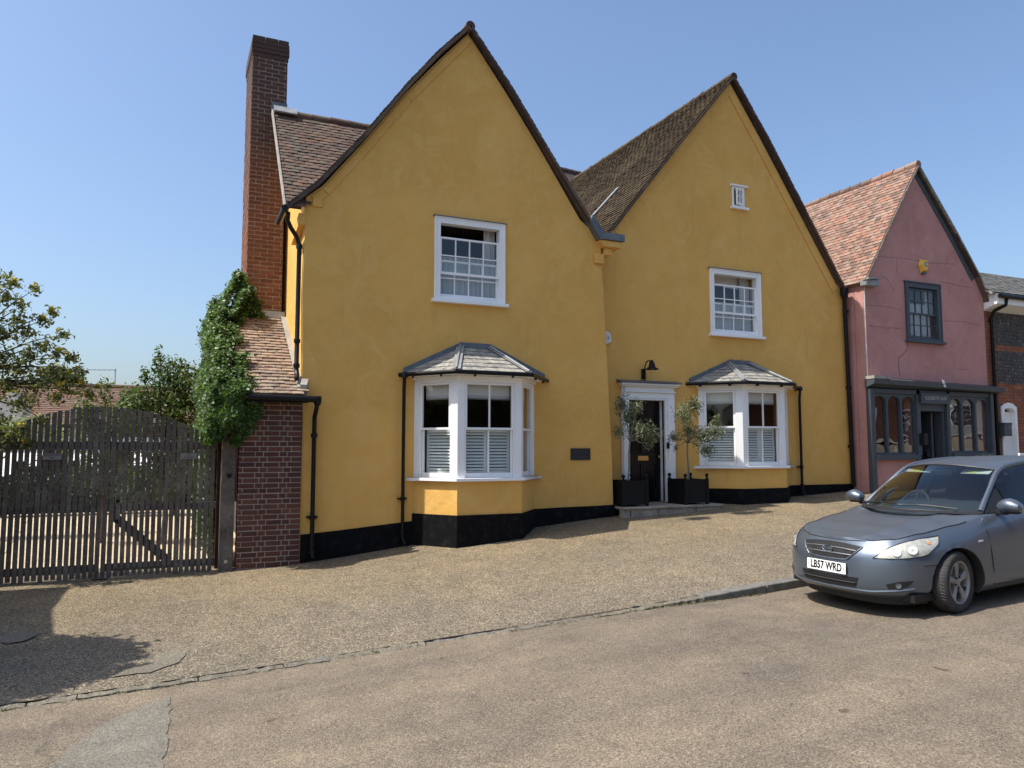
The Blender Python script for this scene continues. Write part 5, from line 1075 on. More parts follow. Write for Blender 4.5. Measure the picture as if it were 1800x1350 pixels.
# shopfront joinery
shop = MB(); sp = 'slate_grey_paint'
shop.box(13.90, Y3-.10, .55, 14.03, Y3+.02, 2.96).box(15.37, Y3-.07, 1.50, 15.49, Y3+.1, 2.96).box(16.37, Y3-.07, .6, 16.47, Y3+.1, 2.96).box(17.87, Y3-.10, .6, 17.97, Y3+.02, 2.96)
shop.box(14.03, Y3-.07, 2.86, 17.87, Y3+.02, 2.96).box(14.03, Y3-.12, 1.40, 15.37, Y3+.02, 1.52).box(16.47, Y3-.12, 1.43, 17.87, Y3+.02, 1.55).box(15.37, Y3-.02, .6, 15.49, Y3+.1, 1.5)
sf = shop.build('shopfront', sp, pink, bevel=.008)
m = MB(); m.add([(13.86, Y3, 3.22), (18.2, Y3, 3.15), (18.2, Y3-.26, 3.08), (13.86, Y3-.26, 3.15), (13.86, Y3-.24, 3.05), (18.2, Y3-.24, 2.98), (18.2, Y3, 2.965), (13.86, Y3, 2.965)], [(0, 1, 2, 3), (3, 2, 5, 4), (4, 5, 6, 7), (0, 3, 4, 7), (1, 6, 5, 2)]); cor = m.build('cornice', sp, pink)
MB().box(13.85, Y3-.265, 3.155, 14.35, Y3, 3.222).build('lead_cap', 'mortar_grey', cor)
MB().beam(V(16.05, Y3-.27, 3.05), V(16.10, Y3-.2, 3.2), V(.02, 0, 0), V(0, .02, .02)).build('bracket', 'white_old', cor)
def arched(x0, z0, x1, z1, n):
    w = (x1-x0)/n; holes = []
    for i in range(n):
        a, b = x0+i*w+.03, x0+(i+1)*w-.03; r = (b-a)/2; c = z1-.05-r*.75
        holes.append([(a, z0+.05), (b, z0+.05)]+[((a+b)/2+r*math.cos(t), c+r*.75*math.sin(t)) for t in fr(0, math.pi, 8)])
    f = MB().wall(rect(x0, z0, x1, z1), holes, Y3-.03, Y3+.05).build('display_window', sp, pink)
    for h in holes:
        m = MB(); m.add([(q[0], Y3+.02, q[1]) for q in h], [tuple(range(len(h)))]); m.build('pane', 'shop_glass', f)
arched(14.03, 1.52, 15.37, 2.86, 3); arched(16.47, 1.55, 17.87, 2.86, 3)
m = MB(); m.box(15.49, Y3-.02, 2.50, 16.37, Y3+.27, 2.67).box(15.49, Y3+.0, .6, 15.55, Y3+.2, 2.52).box(16.28, Y3+.0, .6, 16.37, Y3+.2, 2.52); m.build('door_frame', sp, pink)
m = MB(); m.obox(V(16.20, Y3+.52, 1.55), V(.06, .36, 0), V(.025, -.004, 0), V(0, 0, .93)); sdr = m.build('door', sp, pink, label='open dark grey shop door swung inwards')
MB().obox(V(16.12, Y3+.30, 1.55), V(.004, .015, 0), V(.03, 0, 0), V(0, 0, .08)).build('handle', 'steel', sdr)
sg = thing('shop_sign', 'dark grey fascia sign with pale lettering above the shop door', 'sign', (15.95, Y3-.1, 2.66))
MB().box(15.46, Y3-.125, 2.66, 16.42, Y3-.075, 2.90).build('board', sp, sg, bevel=.006); textmesh('ELIZABETH GASH', .115, 'letter_pale', sg, facing_front(15.94, Y3-.128, 2.785), ext=.001, sx=.80)
hd = thing('card_holder', 'small dark box hanging at the shop door post', 'box', (15.50, 11.9, 1.75)); MB().obox(V(15.50, 11.94, 1.86), V(.09, .02, 0), V(-.01, .05, 0), V(0, 0, .13)).build('box', 'black_satin', hd, bevel=.006)
MB().box(13.935, Y3-.016, .3, 13.955, Y3-.004, 5.25).build('sunlit_edge', 'white_old', pink)  # pale strip painting in the thin sunlit line along the wall corner
# things in the shop windows
def frock(x, y, z0, label):
    t = thing('dress', label, 'dress', (x, y, z0)); MB().lathe([(.02, .85), (.07, .82), (.08, .7), (.07, .55), (.12, .3), (.17, .05), (.175, 0)], (x, y, z0), 16).build('cloth', 'cloth_blue', t, smooth=True); MB().tube([(x, y, z0-.02), (x, y, z0-.35)], .015, 6).build('stand', 'steel', t)
frock(14.12, 12.42, 1.52, 'blue patterned dress in the left shop window')
bs = thing('bust', 'pale carved bust in the right shop window', 'bust', (17.45, 12.4, 1.56)); m = MB(); m.lathe([(.13, 0), (.14, .06), (.10, .12), (.05, .16), (.045, .22), (.075, .28), (.085, .36), (.07, .44), (.03, .48), (1e-5, .485)], (17.45, 12.4, 1.5), 16); m.build('figure', 'stone_step', bs, smooth=True)
for i, x in enumerate((14.5, 14.8, 15.15, 16.75, 17.05)):
    t = thing('ornament', ('small pale ornament low in the left shop window, nearest the dress', 'small pale ornament in the middle of the left shop window', 'taller pale ornament at the right end of the left shop window', 'pale ornament at the left end of the right shop window', 'small pale ornament in the middle of the right shop window')[i], 'ornament', (x, 12.4, 1.5))
    MB().lathe([(.04, 0), (.05, .03), (.03, .07), (.02, .12+.05*(i == 2)), (1e-5, .14+.05*(i == 2))], (x, 12.4, 1.52), 12).build('figure', 'white_old', t, smooth=True)
for lab, x, n in (('leafy pot plant with pale leaves beside the shop door', 15.75, 420), ('dark leafy pot plant under the right shop window', 16.85, 500)):
    t = thing('pot_plant', lab, 'plant', (x, 11.5, .78)); z0 = zpav(x, 11.5)
    MB().lathe([(.12, 0), (.15, .28), (.16, .3), (.14, .3), (.13, .26)], (x, 11.5, z0), 16).build('pot', 'timber_brown', t, smooth=True)
    leaves('foliage', 'leaf_bush' if x < 16 else 'leaf_olive', t, [((x, 11.5, z0+.48), (.26, .22, .24), n), ((x+.2, 11.45, z0+.56), (.14, .14, .16), n//3)], .06, 7, .5, .2)
bo = thing('a_board', 'white pavement sign reading open at the right edge behind the car', 'sign', (19.0, 11.2, 1.0))
bz = 1.30; m = MB(); m.box(17.62, 11.18, bz-.5, 18.6, 11.20, bz+.22); m.build('panel', 'white_old', bo)
m = MB(); m.box(17.60, 11.165, bz+.20, 18.62, 11.205, bz+.25).box(17.60, 11.165, bz-.5, 17.64, 11.205, bz+.2); m.build('frame', 'white_paint', bo)
textmesh('OPEN', .14, 'white_paint', bo, facing_front(18.22, 11.176, bz+.08), ext=.001)
bo_bg = MB().box(17.66, 11.172, bz-.4, 18.58, 11.179, bz+.185).build('panel_field', 'mortar_grey', bo)

# ================================================================== FLINT COTTAGE
fl = thing('flint_cottage', 'flint and red brick cottage with slate roof at the right edge', 'house', (20, 13, 1)); Y4 = 12.12
MB().wall(rect(17.97, .4, 26, 5.15), [rect(18.50, .9, 19.0, 2.72)], Y4, Y4+.25).build('wall', 'mortar_dark', fl)
fw = [o for o in C.objects if o.name.split('.')[0] == 'wall'][-1]
lay_bricks(fw, V(17.98, Y4, .5), V(1, 0, 0), V(0, -1, 0), .42, 62, 'orange_brick_mass', 31, limit=0, massmat='orange_brick_mass')
lay_bricks(fw, V(18.41, Y4, .5), V(1, 0, 0), V(0, -1, 0), 2.6, 36, 'orange_brick_mass', 32, limit=0, massmat='orange_brick_mass', skip=lambda u, z: .06 < u < .62 and z < 2.25)
lay_bricks(fw, V(18.41, Y4, 4.03), V(1, 0, 0), V(0, -1, 0), 2.6, 2, 'orange_brick_mass', 33, limit=0, massmat='orange_brick_mass')
m = MB(); rg = random.Random(40)
for z0, z1 in ((3.22, 4.01), (4.19, 5.1)):
    z = z0+.03
    while z < z1:
        x = 18.42
        while x < 20.6:
            r = rg.uniform(.028, .05); c = V(x+r, Y4-.005, z+rg.uniform(-.01, .01)); M3 = Matrix.Rotation(rg.uniform(0, 6), 3, 'Y') @ Matrix.Diagonal((1, .6, rg.uniform(.6, .9)))
            m.lathe([(1e-4, -r), (r*.8, -r*.5), (r, .1*r), (r*.6, r*.75), (1e-4, r)], c, 5, M3); x += r*2+.004
        z += .082
m.build('flints', 'flint', fw, kind='stuff', fix=False)
MB().wall(rect(18.52, .9, 18.98, 2.55), [], Y4+.10, Y4+.14).build('door', 'white_paint', fl)
MB().wall([(18.46, .9), (18.52, .9), (18.52, 2.56), (18.62, 2.62), (18.75, 2.64), (18.88, 2.62), (18.98, 2.56), (18.98, .9), (19.04, .9), (19.04, 2.66), (18.9, 2.74), (18.75, 2.77), (18.6, 2.74), (18.46, 2.66)], [], Y4-.03, Y4+.15).build('door_frame', 'white_paint', fl)
slab('roof', 'slate', fl, [[(17.85, 11.75, 5.36), (27, 11.75, 5.36), (27, 13.7, 6.46), (17.85, 13.7, 6.46)], [(17.85, 15.7, 5.36), (27, 15.7, 5.36), (27, 13.7, 6.46), (17.85, 13.7, 6.46)]], .05)
rf = [o for o in C.objects if o.name.split('.')[0] == 'roof'][-1]
SD = [(.06, .06, .06), (.09, .088, .082), (.075, .075, .075), (.11, .105, .095)]
M('slate_mass', (.09, .09, .085), (.13, .125, .11), ns=5, rough=.8, rand=('i', SD), fine=.3); M('slate_dark', (.09, .09, .085), (.13, .125, .11), ns=5, rough=.8, rand=('o', SD), fine=.3)
lay_tiles(rf, V(17.85, 11.74, 5.36), V(1, 0, 0), V(0, 1.95, 1.10).normalized(), lambda u, v: 0 <= u < 5 and v < 2.2, 20, 15, .25, .15, ('slate_dark', 'slate_mass'), 66, 60, CAMP, thick=.008)
MB().add([(17.97, 11.74, 5.10), (17.97, 11.74, 5.34), (17.97, 12.12, 5.42), (17.97, 12.12, 4.98), (26, 11.74, 5.10), (26, 11.74, 5.34), (26, 12.12, 5.42), (26, 12.12, 4.98)], [(0, 1, 2, 3), (4, 7, 6, 5), (0, 3, 7, 4), (1, 0, 4, 5)]).build('eaves_box', 'white_paint', fl)
m = MB(); m.tube([(18.0, 11.68, 5.28), (26, 11.68, 5.26)], .055, 10); m.build('gutter', 'black_paint', fl, smooth=True)
m = MB(); m.tube([(18.28, 11.70, 5.25), (18.28, 11.74, 5.08), (18.20, 11.98, 4.96), (18.20, 12.05, 4.8), (18.20, 12.05, 1.0)], .042, 10)
for z in (4.75, 3.0, 1.9): m.lathe([(.042, -.03), (.056, -.03), (.056, .03), (.042, .03)], (18.20, 12.05, z), 10)
m.build('downpipe', 'black_paint', fl, smooth=True)
lb = thing('post_box', 'dark grey wall post box beside the white cottage door', 'post box', (18.42, 12.05, 1.92)); MB().box(18.30, 11.94, 1.95, 18.58, 12.09, 2.25).build('case', 'slate_grey_paint', lb, bevel=.008)
MB().box(18.29, 11.93, 2.22, 18.59, 12.09, 2.27).build('lid', 'slate_grey_paint', lb, bevel=.006); MB().box(18.49, 11.935, 2.15, 18.515, 11.939, 2.17).build('lock', 'steel', lb)

# ================================================================== OPPOSITE SIDE OF THE STREET (seen in the window reflections)
def terrace(label, x0, x1, h, wall, roofm, wins, seed, yo=-11.5):
    t = thing('terrace_house', label, 'house', ((x0+x1)/2, yo-4, 0), 'houses opposite seen in reflections'); zb = zroad((x0+x1)/2, -9)-.5
    MB().box(x0, yo-7, zb, x1, yo, zb+h).build('wall', wall, t)
    slab('roof', roofm, t, [[(x0, yo+.2, zb+h), (x1, yo+.2, zb+h), (x1, yo-3.5, zb+h+2.2), (x0, yo-3.5, zb+h+2.2)], [(x0, yo-7.2, zb+h), (x1, yo-7.2, zb+h), (x1, yo-3.5, zb+h+2.2), (x0, yo-3.5, zb+h+2.2)]])
    for (cx, cz, ww, hh) in wins:
        cx += x0; cz += zb+.5; w_ = MB().box(cx-ww/2-.08, yo, cz-hh/2-.08, cx+ww/2+.08, yo+.05, cz+hh/2+.08).build('window', 'white_paint', t)
        for i in range(3):
            for j in range(4): MB().box(cx-ww/2+ww*i/3+.02, yo+.052, cz-hh/2+hh*j/4+.02, cx-ww/2+ww*(i+1)/3-.02, yo+.06, cz-hh/2+hh*(j+1)/4-.02).build('pane', 'black_door', w_)
terrace('pale rendered house opposite, left of the brick ones', -18, 3, 5.2, 'cream_wall', 'tile_dark_mass', [(4, 1.6, 1.1, 1.5), (8, 1.6, 1.1, 1.5), (15, 1.6, 1.1, 1.5), (6, 4, 1.1, 1.2), (14, 4, 1.1, 1.2)], 1)
terrace('dark boarded house opposite the bay windows', 3, 22, 5.0, 'interior', 'tile_dark_mass', [(3, 1.6, 1.1, 1.5), (14, 1.6, 1.1, 1.5), (10, 4, 1.1, 1.2)], 2)
terrace('red brick house opposite with white sash windows', 27, 47, 5.6, 'red_wall', 'tile_dark_mass', [(8, 1.6, 1.3, 1.6), (14, 1.6, 1.3, 1.6), (8, 4.3, 1.3, 1.6), (14, 4.3, 1.3, 1.6), (17.5, 1.6, 1.3, 1.6), (17.5, 4.3, 1.3, 1.6)], 3)
terrace('cream shop opposite, farthest up the street', 47, 62, 5.4, 'cream_wall', 'tile_dark_mass', [(3, 1.2, 1.8, 1.3), (7, 1.2, 1.8, 1.3), (4, 4.2, 1.2, 1.4)], 4)
shrub('street_tree', 'dark leafed tree across the street, opposite the left bay window', (10.5, -6.5, .0), [((10.5, -6.5, 4.0), (2.2, 1.8, 1.7), 3500), ((12.5, -6.8, 3.6), (1.6, 1.5, 1.4), 2000)], 'leaf_dark', .2, 95, .6, .14, cat='tree')

# ================================================================== PARKED CAR
CX, CY = 6.49, 6.20
car = bpy.data.objects.new('parked_car', None); C.objects.link(car)
tag(car, 'blue grey hatchback parked at the kerb facing downhill, wheels turned', 'car')
zf, zr = zroad(CX+.88, CY), zroad(CX+3.53, CY); pitch = math.atan2(zr-zf, 2.65)
car.location = (CX, CY, zf-.88*math.tan(pitch)); car.rotation_euler = (0, -pitch, 0)
# local frame: x back from the nose, y across (camera side negative), z up
def catmull(pts, n):
    out = []
    for i in range(len(pts)-1):
        p0, p1, p2, p3 = (np.array(pts[max(0, min(len(pts)-1, i+k))], float) for k in (-1, 0, 1, 2))
        for j in range(n):
            t = j/n; out.append(.5*((2*p1)+(-p0+p2)*t+(2*p0-5*p1+4*p2-p3)*t*t+(-p0+3*p1-3*p2+p3)*t**3))
    out.append(np.array(pts[-1], float)); return np.array(out)
OUT = catmull([(0, 0), (.008, .22), (.045, .42), (.125, .60), (.26, .745), (.46, .825), (.75, .865), (1.15, .885), (1.7, .89), (2.3, .892), (3.0, .885), (3.5, .86), (3.85, .80), (4.08, .68), (4.20, .45), (4.235, .2), (4.235, 0)], 12)
sl_ = np.concatenate([[0], np.cumsum(np.linalg.norm(np.diff(OUT, axis=0), axis=1))]); SMAX = sl_[-1]
# vertical profile (z, inset) for six levels at stations along the outline (given by arc length s)
PROF = [(0.00, [(.175, .16), (.24, .03), (.35, .0), (.53, .012), (.63, .045), (.745, .135)]),
        (0.45, [(.175, .15), (.24, .03), (.35, .0), (.53, .012), (.64, .045), (.755, .14)]),
        (0.75, [(.175, .14), (.25, .025), (.37, .0), (.55, .005), (.66, .04), (.775, .14)]),
        (1.10, [(.18, .11), (.27, .02), (.40, .0), (.57, .0), (.70, .035), (.815, .13)]),
        (1.55, [(.19, .07), (.28, .012), (.42, .0), (.60, .0), (.75, .035), (.865, .12)]),
        (2.05, [(.19, .06), (.27, .012), (.45, .004), (.68, .0), (.84, .03), (.935, .09)]),
        (2.60, [(.19, .06), (.27, .012), (.45, .010), (.70, .0), (.88, .025), (.965, .07)]),
        (3.60, [(.19, .06), (.27, .012), (.45, .010), (.72, .0), (.91, .025), (.99, .07)]),
        (4.40, [(.20, .06), (.29, .012), (.46, .0), (.72, .0), (.93, .03), (1.02, .08)]),
        (SMAX, [(.26, .10), (.34, .03), (.5, .0), (.75, .02), (.95, .06), (1.05, .12)])]
def prof(s):
    for (a, p), (b, q) in zip(PROF, PROF[1:]):
        if a <= s <= b: break
    t = (s-a)/(b-a); t = t*t*(3-2*t) if b-a < .6 else t
    return [(lerp(u[0], v[0], t), lerp(u[1], v[1], t)) for u, v in zip(p, q)]
def outl(s):
    x = np.interp(s, sl_, OUT[:, 0]); y = np.interp(s, sl_, OUT[:, 1]); e = .02
    dx = np.interp(min(s+e, SMAX), sl_, OUT[:, 0])-np.interp(max(s-e, 0), sl_, OUT[:, 0]); dy = np.interp(min(s+e, SMAX), sl_, OUT[:, 1])-np.interp(max(s-e, 0), sl_, OUT[:, 1])
    if s < .03: dx, dy = 0, 1
    if s > SMAX-.03: dx, dy = 0, -1
    L = math.hypot(dx, dy); return x, y, -dy/L, dx/L          # outward normal
def profz(s, v):        # smooth along the profile, v in 0..5
    p = prof(s); i = max(0, min(4, int(v))); t = v-i
    q = [p[max(0, min(5, i+k))] for k in (-1, 0, 1, 2)]
    f = lambda k: .5*(2*q[1][k]+(-q[0][k]+q[2][k])*t+(2*q[0][k]-5*q[1][k]+4*q[2][k]-q[3][k])*t*t+(-q[0][k]+3*q[1][k]-3*q[2][k]+q[3][k])*t**3)
    return f(0), f(1)
def S(s, v, side=-1, off=0):
    sg = side*(1 if s >= 0 else -1); s = abs(s); z, ins = profz(s, v); x, y, nx, ny = outl(s)
    return V(x-nx*(ins-off), sg*(y-ny*(ins-off)), z)
def Sz(s, z, side=-1, off=0):
    a, b = 0., 5.
    for _ in range(22):
        m_ = (a+b)/2
        if profz(abs(s), m_)[0] < z: a = m_
        else: b = m_
    p = S(s, (a+b)/2, side, 0); q = S(s+.01, (a+b)/2, side, 0); r_ = S(s, min(5, (a+b)/2+.05), side, 0)
    if off:
        n = (q-p).cross(r_-p)*(1 if side > 0 else -1)
        n = n.normalized() if n.length > 1e-9 else V(-1, 0, 0)
        c = V(2.1, 0, .55)
        if n.dot(p-c) < 0: n = -n
        p = p+n*off
    return p
WX, WR, AR = (.88, 3.53), .312, .362
def arch_clip(m, z_c=.30):
    bm = bmesh.new(); me = bpy.data.meshes.new('t'); me.from_pydata(m.v, [], m.f); bm.from_mesh(me); bpy.data.meshes.remove(me)
    bmesh.ops.remove_doubles(bm, verts=bm.verts, dist=1e-5)
    kill = []
    for f in bm.faces:
        c = f.calc_center_median()
        for wx in WX:
            if abs(c.y) > .55 and (c.x-wx)**2+(c.z-z_c)**2 < AR**2: kill.append(f); break
    bmesh.ops.delete(bm, geom=kill, context='FACES')
    for v in bm.verts:
        for wx in WX:
            d = math.hypot(v.co.x-wx, v.co.z-z_c)
            if abs(v.co.y) > .55 and v.is_boundary and d < AR+.07 and v.co.z > .20:
                k = AR/d; v.co.x = wx+(v.co.x-wx)*k; v.co.z = z_c+(v.co.z-z_c)*k
    return bm
sv = [SMAX*i/230 for i in range(231)]; NV = 30
m = MB()
for side in (-1, 1):
    m.add([S(s, 5*j/NV, side) for s in sv for j in range(NV+1)], [(i*(NV+1)+j, (i+1)*(NV+1)+j, (i+1)*(NV+1)+j+1, i*(NV+1)+j+1) for i in range(230) for j in range(NV+1-1)])
# bonnet and (behind the cowl) a deck under the cabin, spanning between the top edges
top = [S(s, 5, 1) for s in sv]
def crown(x): return .045*min(1, max(0, x/.5)) if x < 1.4 else .03
NB = 24; gv = []
for p in top:
    for k in range(NB+1):
        t = -1+2*k/NB; at = abs(t); rid = .024*math.exp(-((at-.62)/.075)**2)*min(1, max(0, (p.x-.1)/.3)) if p.x < 1.3 else 0
        gv.append((p.x, p.y*t, p.z+crown(p.x)*(1-at**2.6)+rid))
m.add(gv, [(i*(NB+1)+k, (i+1)*(NB+1)+k, (i+1)*(NB+1)+k+1, i*(NB+1)+k+1) for i in range(230) for k in range(NB)])
bm = arch_clip(m); bmesh.ops.remove_doubles(bm, verts=bm.verts, dist=1e-4); bmesh.ops.recalc_face_normals(bm, faces=bm.faces)
me = bpy.data.meshes.new('body'); bm.to_mesh(me); bm.free(); me.materials.append(MATS['car_paint']); me.polygons.foreach_set('use_smooth', [True]*len(me.polygons))
body = bpy.data.objects.new('body', me); C.objects.link(body); body.parent = car
def cb(m, name, mat, parent=car, smooth=False, bevel=0, **k):
    o = m.build(name, mat, None, smooth, bevel, **k); o.parent = parent; return o
# arch lips and liners
for side in (-1, 1):
    for wx in WX:
        m = MB(); k = 28; rows = []
        for i in range(k+1):
            a = math.pi*(-.12+1.24*i/k); x, z = wx+AR*math.cos(a), .30+AR*math.sin(a)
            y = Sz(np.interp(x, OUT[:150, 0], sl_[:150]), max(.2, min(.85, z)), 1).y
            rows.append([(x, side*(y+.004), z), (wx+(AR-.012)*math.cos(a), side*(y-.012), .30+(AR-.012)*math.sin(a)), (wx+(AR-.005)*math.cos(a), side*.52, .30+(AR-.005)*math.sin(a))])
        m.add([p for r_ in rows for p in r_], [(i*3+j, (i+1)*3+j, (i+1)*3+j+1, i*3+j+1) for i in range(k) for j in (0, 1)])
        cb(m, 'wheel_arch', 'car_black', smooth=True)
        cb(MB().add([(wx+AR*math.cos(a), side*.53, .30+AR*math.sin(a)) for a in fr(-.4, math.pi+.4, 24)], [tuple(range(25))]), 'arch_liner', 'car_black')
cb(MB().box(.3, -.80, .17, 4.0, .80, .24), 'underbody', 'car_black')
m = MB(); n_ = 40
for side in (-1, 1): m.add([S(1.12*i/n_, 0, side, 0)+V(.012, 0, d) for i in range(n_+1) for d in (.01, -.055)], [(2*i, 2*i+2, 2*i+3, 2*i+1) for i in range(n_)])
cb(m, 'air_dam', 'car_black')
# shut lines: thin dark seams following the surface
def seam(pts, r=.0048, name='seam', mat='car_black'): return cb(MB().tube(pts, r, 5), name, mat, body)
for side in (-1, 1):
    seam([Sz(s, z, side, .0018) for s, z in ((1.98, .24), (1.97, .4), (1.95, .6), (1.93, .78), (1.955, .90))]); seam([Sz(s, .235, side, .0018) for s in fr(1.98, 3.0, 8)])
    seam([Sz(s, z, side, .0018) for s, z in ((3.05, .24), (3.05, .5), (3.04, .8), (3.04, .97))])
    seam([S(s, 4.97, side, .001) for s in fr(.42, 1.0, 16)]+[S(s, 5, side, .001)+V(0, -side*.0, .0) for s in fr(1.05, 1.75, 14)])
seam([S(s, 4.85, -1, .001) for s in fr(-.42, .42, 24)])
seam([Sz(s, .52, -1, .0006) for s in fr(1.02, 1.24, 6)]); seam([Sz(s, .52, 1, .0006) for s in fr(1.02, 1.24, 6)])
for side in (-1, 1): cb(MB().add([Sz(1.80+a*.03, .70+b*.012, side, .006) for a, b in ((-1.4, -.6), (-1, -1), (1, -.8), (1.5, 0), (1, .9), (-1, .7))], [tuple(range(6))]), 'side_repeater', 'reflector')
# patch on the body surface from an outline in (s, z)
def spatch(name, mat, poly, off, nx=14, ny=8, side=-1, parent=car, smooth=True):
    """poly: (lower curve, upper curve) as lists of (s,z)"""
    lo, hi = poly; lo = np.array(lo); hi = np.array(hi); tl = np.linspace(0, 1, len(lo)); th = np.linspace(0, 1, len(hi)); m = MB()
    def fn(u, v):
        a = (np.interp(u, tl, lo[:, 0]), np.interp(u, tl, lo[:, 1])); b = (np.interp(u, th, hi[:, 0]), np.interp(u, th, hi[:, 1]))
        return Sz(lerp(a[0], b[0], v), lerp(a[1], b[1], v), side, off if not callable(off) else off(u, v))
    m.grid(fn, nx, ny); return cb(m, name, mat, parent, smooth, fix=False)
# headlights: housing, lens, bulbs
HLo = [(.53, .595), (.70, .595), (.85, .60), (1.0, .612), (1.08, .625), (1.24, .71)]; HHi = [(.57, .62), (.68, .69), (.82, .735), (.98, .762), (1.12, .775), (1.30, .785)]
for side in (-1, 1):
    hl = spatch('headlight', 'reflector', (HLo, HHi), .003, 26, 10, side)
    for s, z, r in ((.76, .655, .042), (.92, .68, .052)):
        c = Sz(s, z, side, .006); n = (Sz(s, z, side, .03)-Sz(s, z, side, .0)).normalized(); q = n.to_track_quat('Z', 'Y').to_matrix()
        cb(MB().lathe([(r, 0), (r*1.05, .006), (r*.9, .004), (r*.5, -.004), (r*.25, .004), (1e-4, .006)], c, 18, q), 'lamp_bowl', 'visor', hl, True)
    spatch('indicator', 'amber', ([(1.11, .715), (1.15, .72)], [(1.12, .735), (1.16, .742)]), .007, 4, 4, side, hl)
    spatch('lens', 'lamp_glass', (HLo, HHi), lambda u, v: .012+.010*math.sin(math.pi*u)*math.sin(math.pi*v), 26, 10, side, hl)
    pts = [Sz(s, z, side, .006) for s, z in HLo]+[Sz(s, z, side, .006) for s, z in HHi[::-1]]
    cb(MB().tube(pts+[pts[0]], .005, 5), 'lamp_seal', 'car_black', hl)
# grille between the lights
GLo = [(-.26, .562), (-.2, .553), (0, .549), (.2, .553), (.26, .562)]; GHi = [(-.41, .685), (-.2, .705), (0, .712), (.2, .705), (.41, .685)]
gr = spatch('grille', 'car_black', (GLo, GHi), .004, 24, 6)
def gpt(u, v, off): 
    lo = np.array(GLo); hi = np.array(GHi); t = np.linspace(0, 1, 5); a = [np.interp(u, t, lo[:, k]) for k in (0, 1)]; b = [np.interp(u, t, hi[:, k]) for k in (0, 1)]
    return Sz(lerp(a[0], b[0], v), lerp(a[1], b[1], v), -1, off)
m = MB()
for i in range(40):
    u = (i+.5)/40; du = .012
    for v0, v1 in ((.03, .31), (.37, .64), (.70, .97)): m.tube([gpt(max(0, u-du), v1, .008), gpt(min(1, u+du), v0, .008)], .0028, 4)
cb(m, 'grille_mesh', 'tyre', gr, kind='stuff')
for v in (.34, .67): cb(MB().tube([gpt(u, v, .012) for u in fr(.02, .98, 16)], .0055, 6), 'grille_bar', 'steel', gr, True)
cb(MB().tube([gpt(u, 0, .006) for u in fr(0, 1, 16)]+[gpt(1, v, .006) for v in fr(.2, 1, 4)]+[gpt(u, 1, .006) for u in fr(1, 0, 16)]+[gpt(0, v, .006) for v in fr(1, 0, 4)], .007, 6), 'grille_surround', 'car_paint', gr, True)
bc = gpt(.5, .52, .020); nn = V(-1, 0, .32).normalized(); uu = V(0, -1, 0); vv = nn.cross(uu).normalized()
if vv.z < 0: vv = -vv
B4 = frame4(-uu*-1, vv, nn, bc)
m = MB(); m.lathe([(1e-4, .004), (.9, .004), (1.0, .0), (1.0, -.006)], (0, 0, 0), 24); m.v = [tuple(B4 @ Vector((x*.066, y*.034, z))) for x, y, z in m.v]; bd = cb(m, 'badge', 'car_black', gr, True)
cb(MB().tube([B4 @ Vector((.064*math.cos(a), .032*math.sin(a), .004)) for a in fr(0, 2*math.pi, 24)], .004, 6), 'badge_ring', 'chrome', bd, True)
tx = textmesh('KIA', .044, 'chrome', None, B4 @ Matrix.Translation((0, 0, .005)), sx=1.25, ext=.001); tx.parent = bd
# number plate
pc = V(-.008, 0, .462); pn_ = V(-1, 0, .10).normalized(); pu = V(0, -1, 0); pv = V(0, 0, 1)-pn_*pn_.z; pv.normalize(); P4 = frame4(pu, pv, pn_, pc)
m = MB().box(-.26, -.0555, -.004, .26, .0555, .004); m.v = [tuple(P4 @ Vector(p)) for p in m.v]; pl = cb(m, 'number_plate', 'plate_white', bevel=.003)
tx = textmesh('LB57 WRD', .112, 'car_black', None, P4 @ Matrix.Translation((0, .001, .0055)), sx=.80, ext=.0006, bold=.0036); tx.parent = pl
for q in (-.235, .235):
    m = MB().lathe([(.006, 0), (.006, .002)], (q, 0, .004), 10); m.v = [tuple(P4 @ Vector(p)) for p in m.v]; cb(m, 'plate_screw', 'car_black', pl)
cb(MB().box(0, -.25, .41, .03, .25, .515), 'plate_mount', 'car_black')
# lower intake, splitter highlight, fog recesses
spatch('lower_intake', 'car_black', ([(-.34, .288), (0, .278), (.34, .288)], [(-.38, .388), (0, .382), (.38, .388)]), .004, 30, 6)
it = [o for o in C.objects if o.name.startswith('lower_intake')][-1]
cb(MB().tube([Sz(s, .333, -1, .009) for s in fr(-.35, .35, 20)], .006, 6), 'intake_bar', 'dash', it)
cb(MB().tube([Sz(s, .262 if abs(s) < .5 else .262+.10*(abs(s)-.5), -1, .004) for s in fr(-.9, .9, 44)], .012, 8), 'bumper_lip', 'car_paint', smooth=True)
for side in (-1, 1):
    spatch('fog_recess', 'car_black', ([(.66, .30), (.76, .305), (.84, .325)], [(.64, .345), (.76, .375), (.90, .385)]), .004, 12, 6, side)
    c = Sz(.75, .34, side, .008); n = (Sz(.75, .34, side, .03)-Sz(.75, .34, side)).normalized()
    cb(MB().lathe([(.026, 0), (.028, .006), (.02, .002), (1e-4, .004)], c, 14, n.to_track_quat('Z', 'Y').to_matrix()), 'fog_lamp', 'lead_dark', [o for o in C.objects if o.name.startswith('fog_recess')][-1], True)
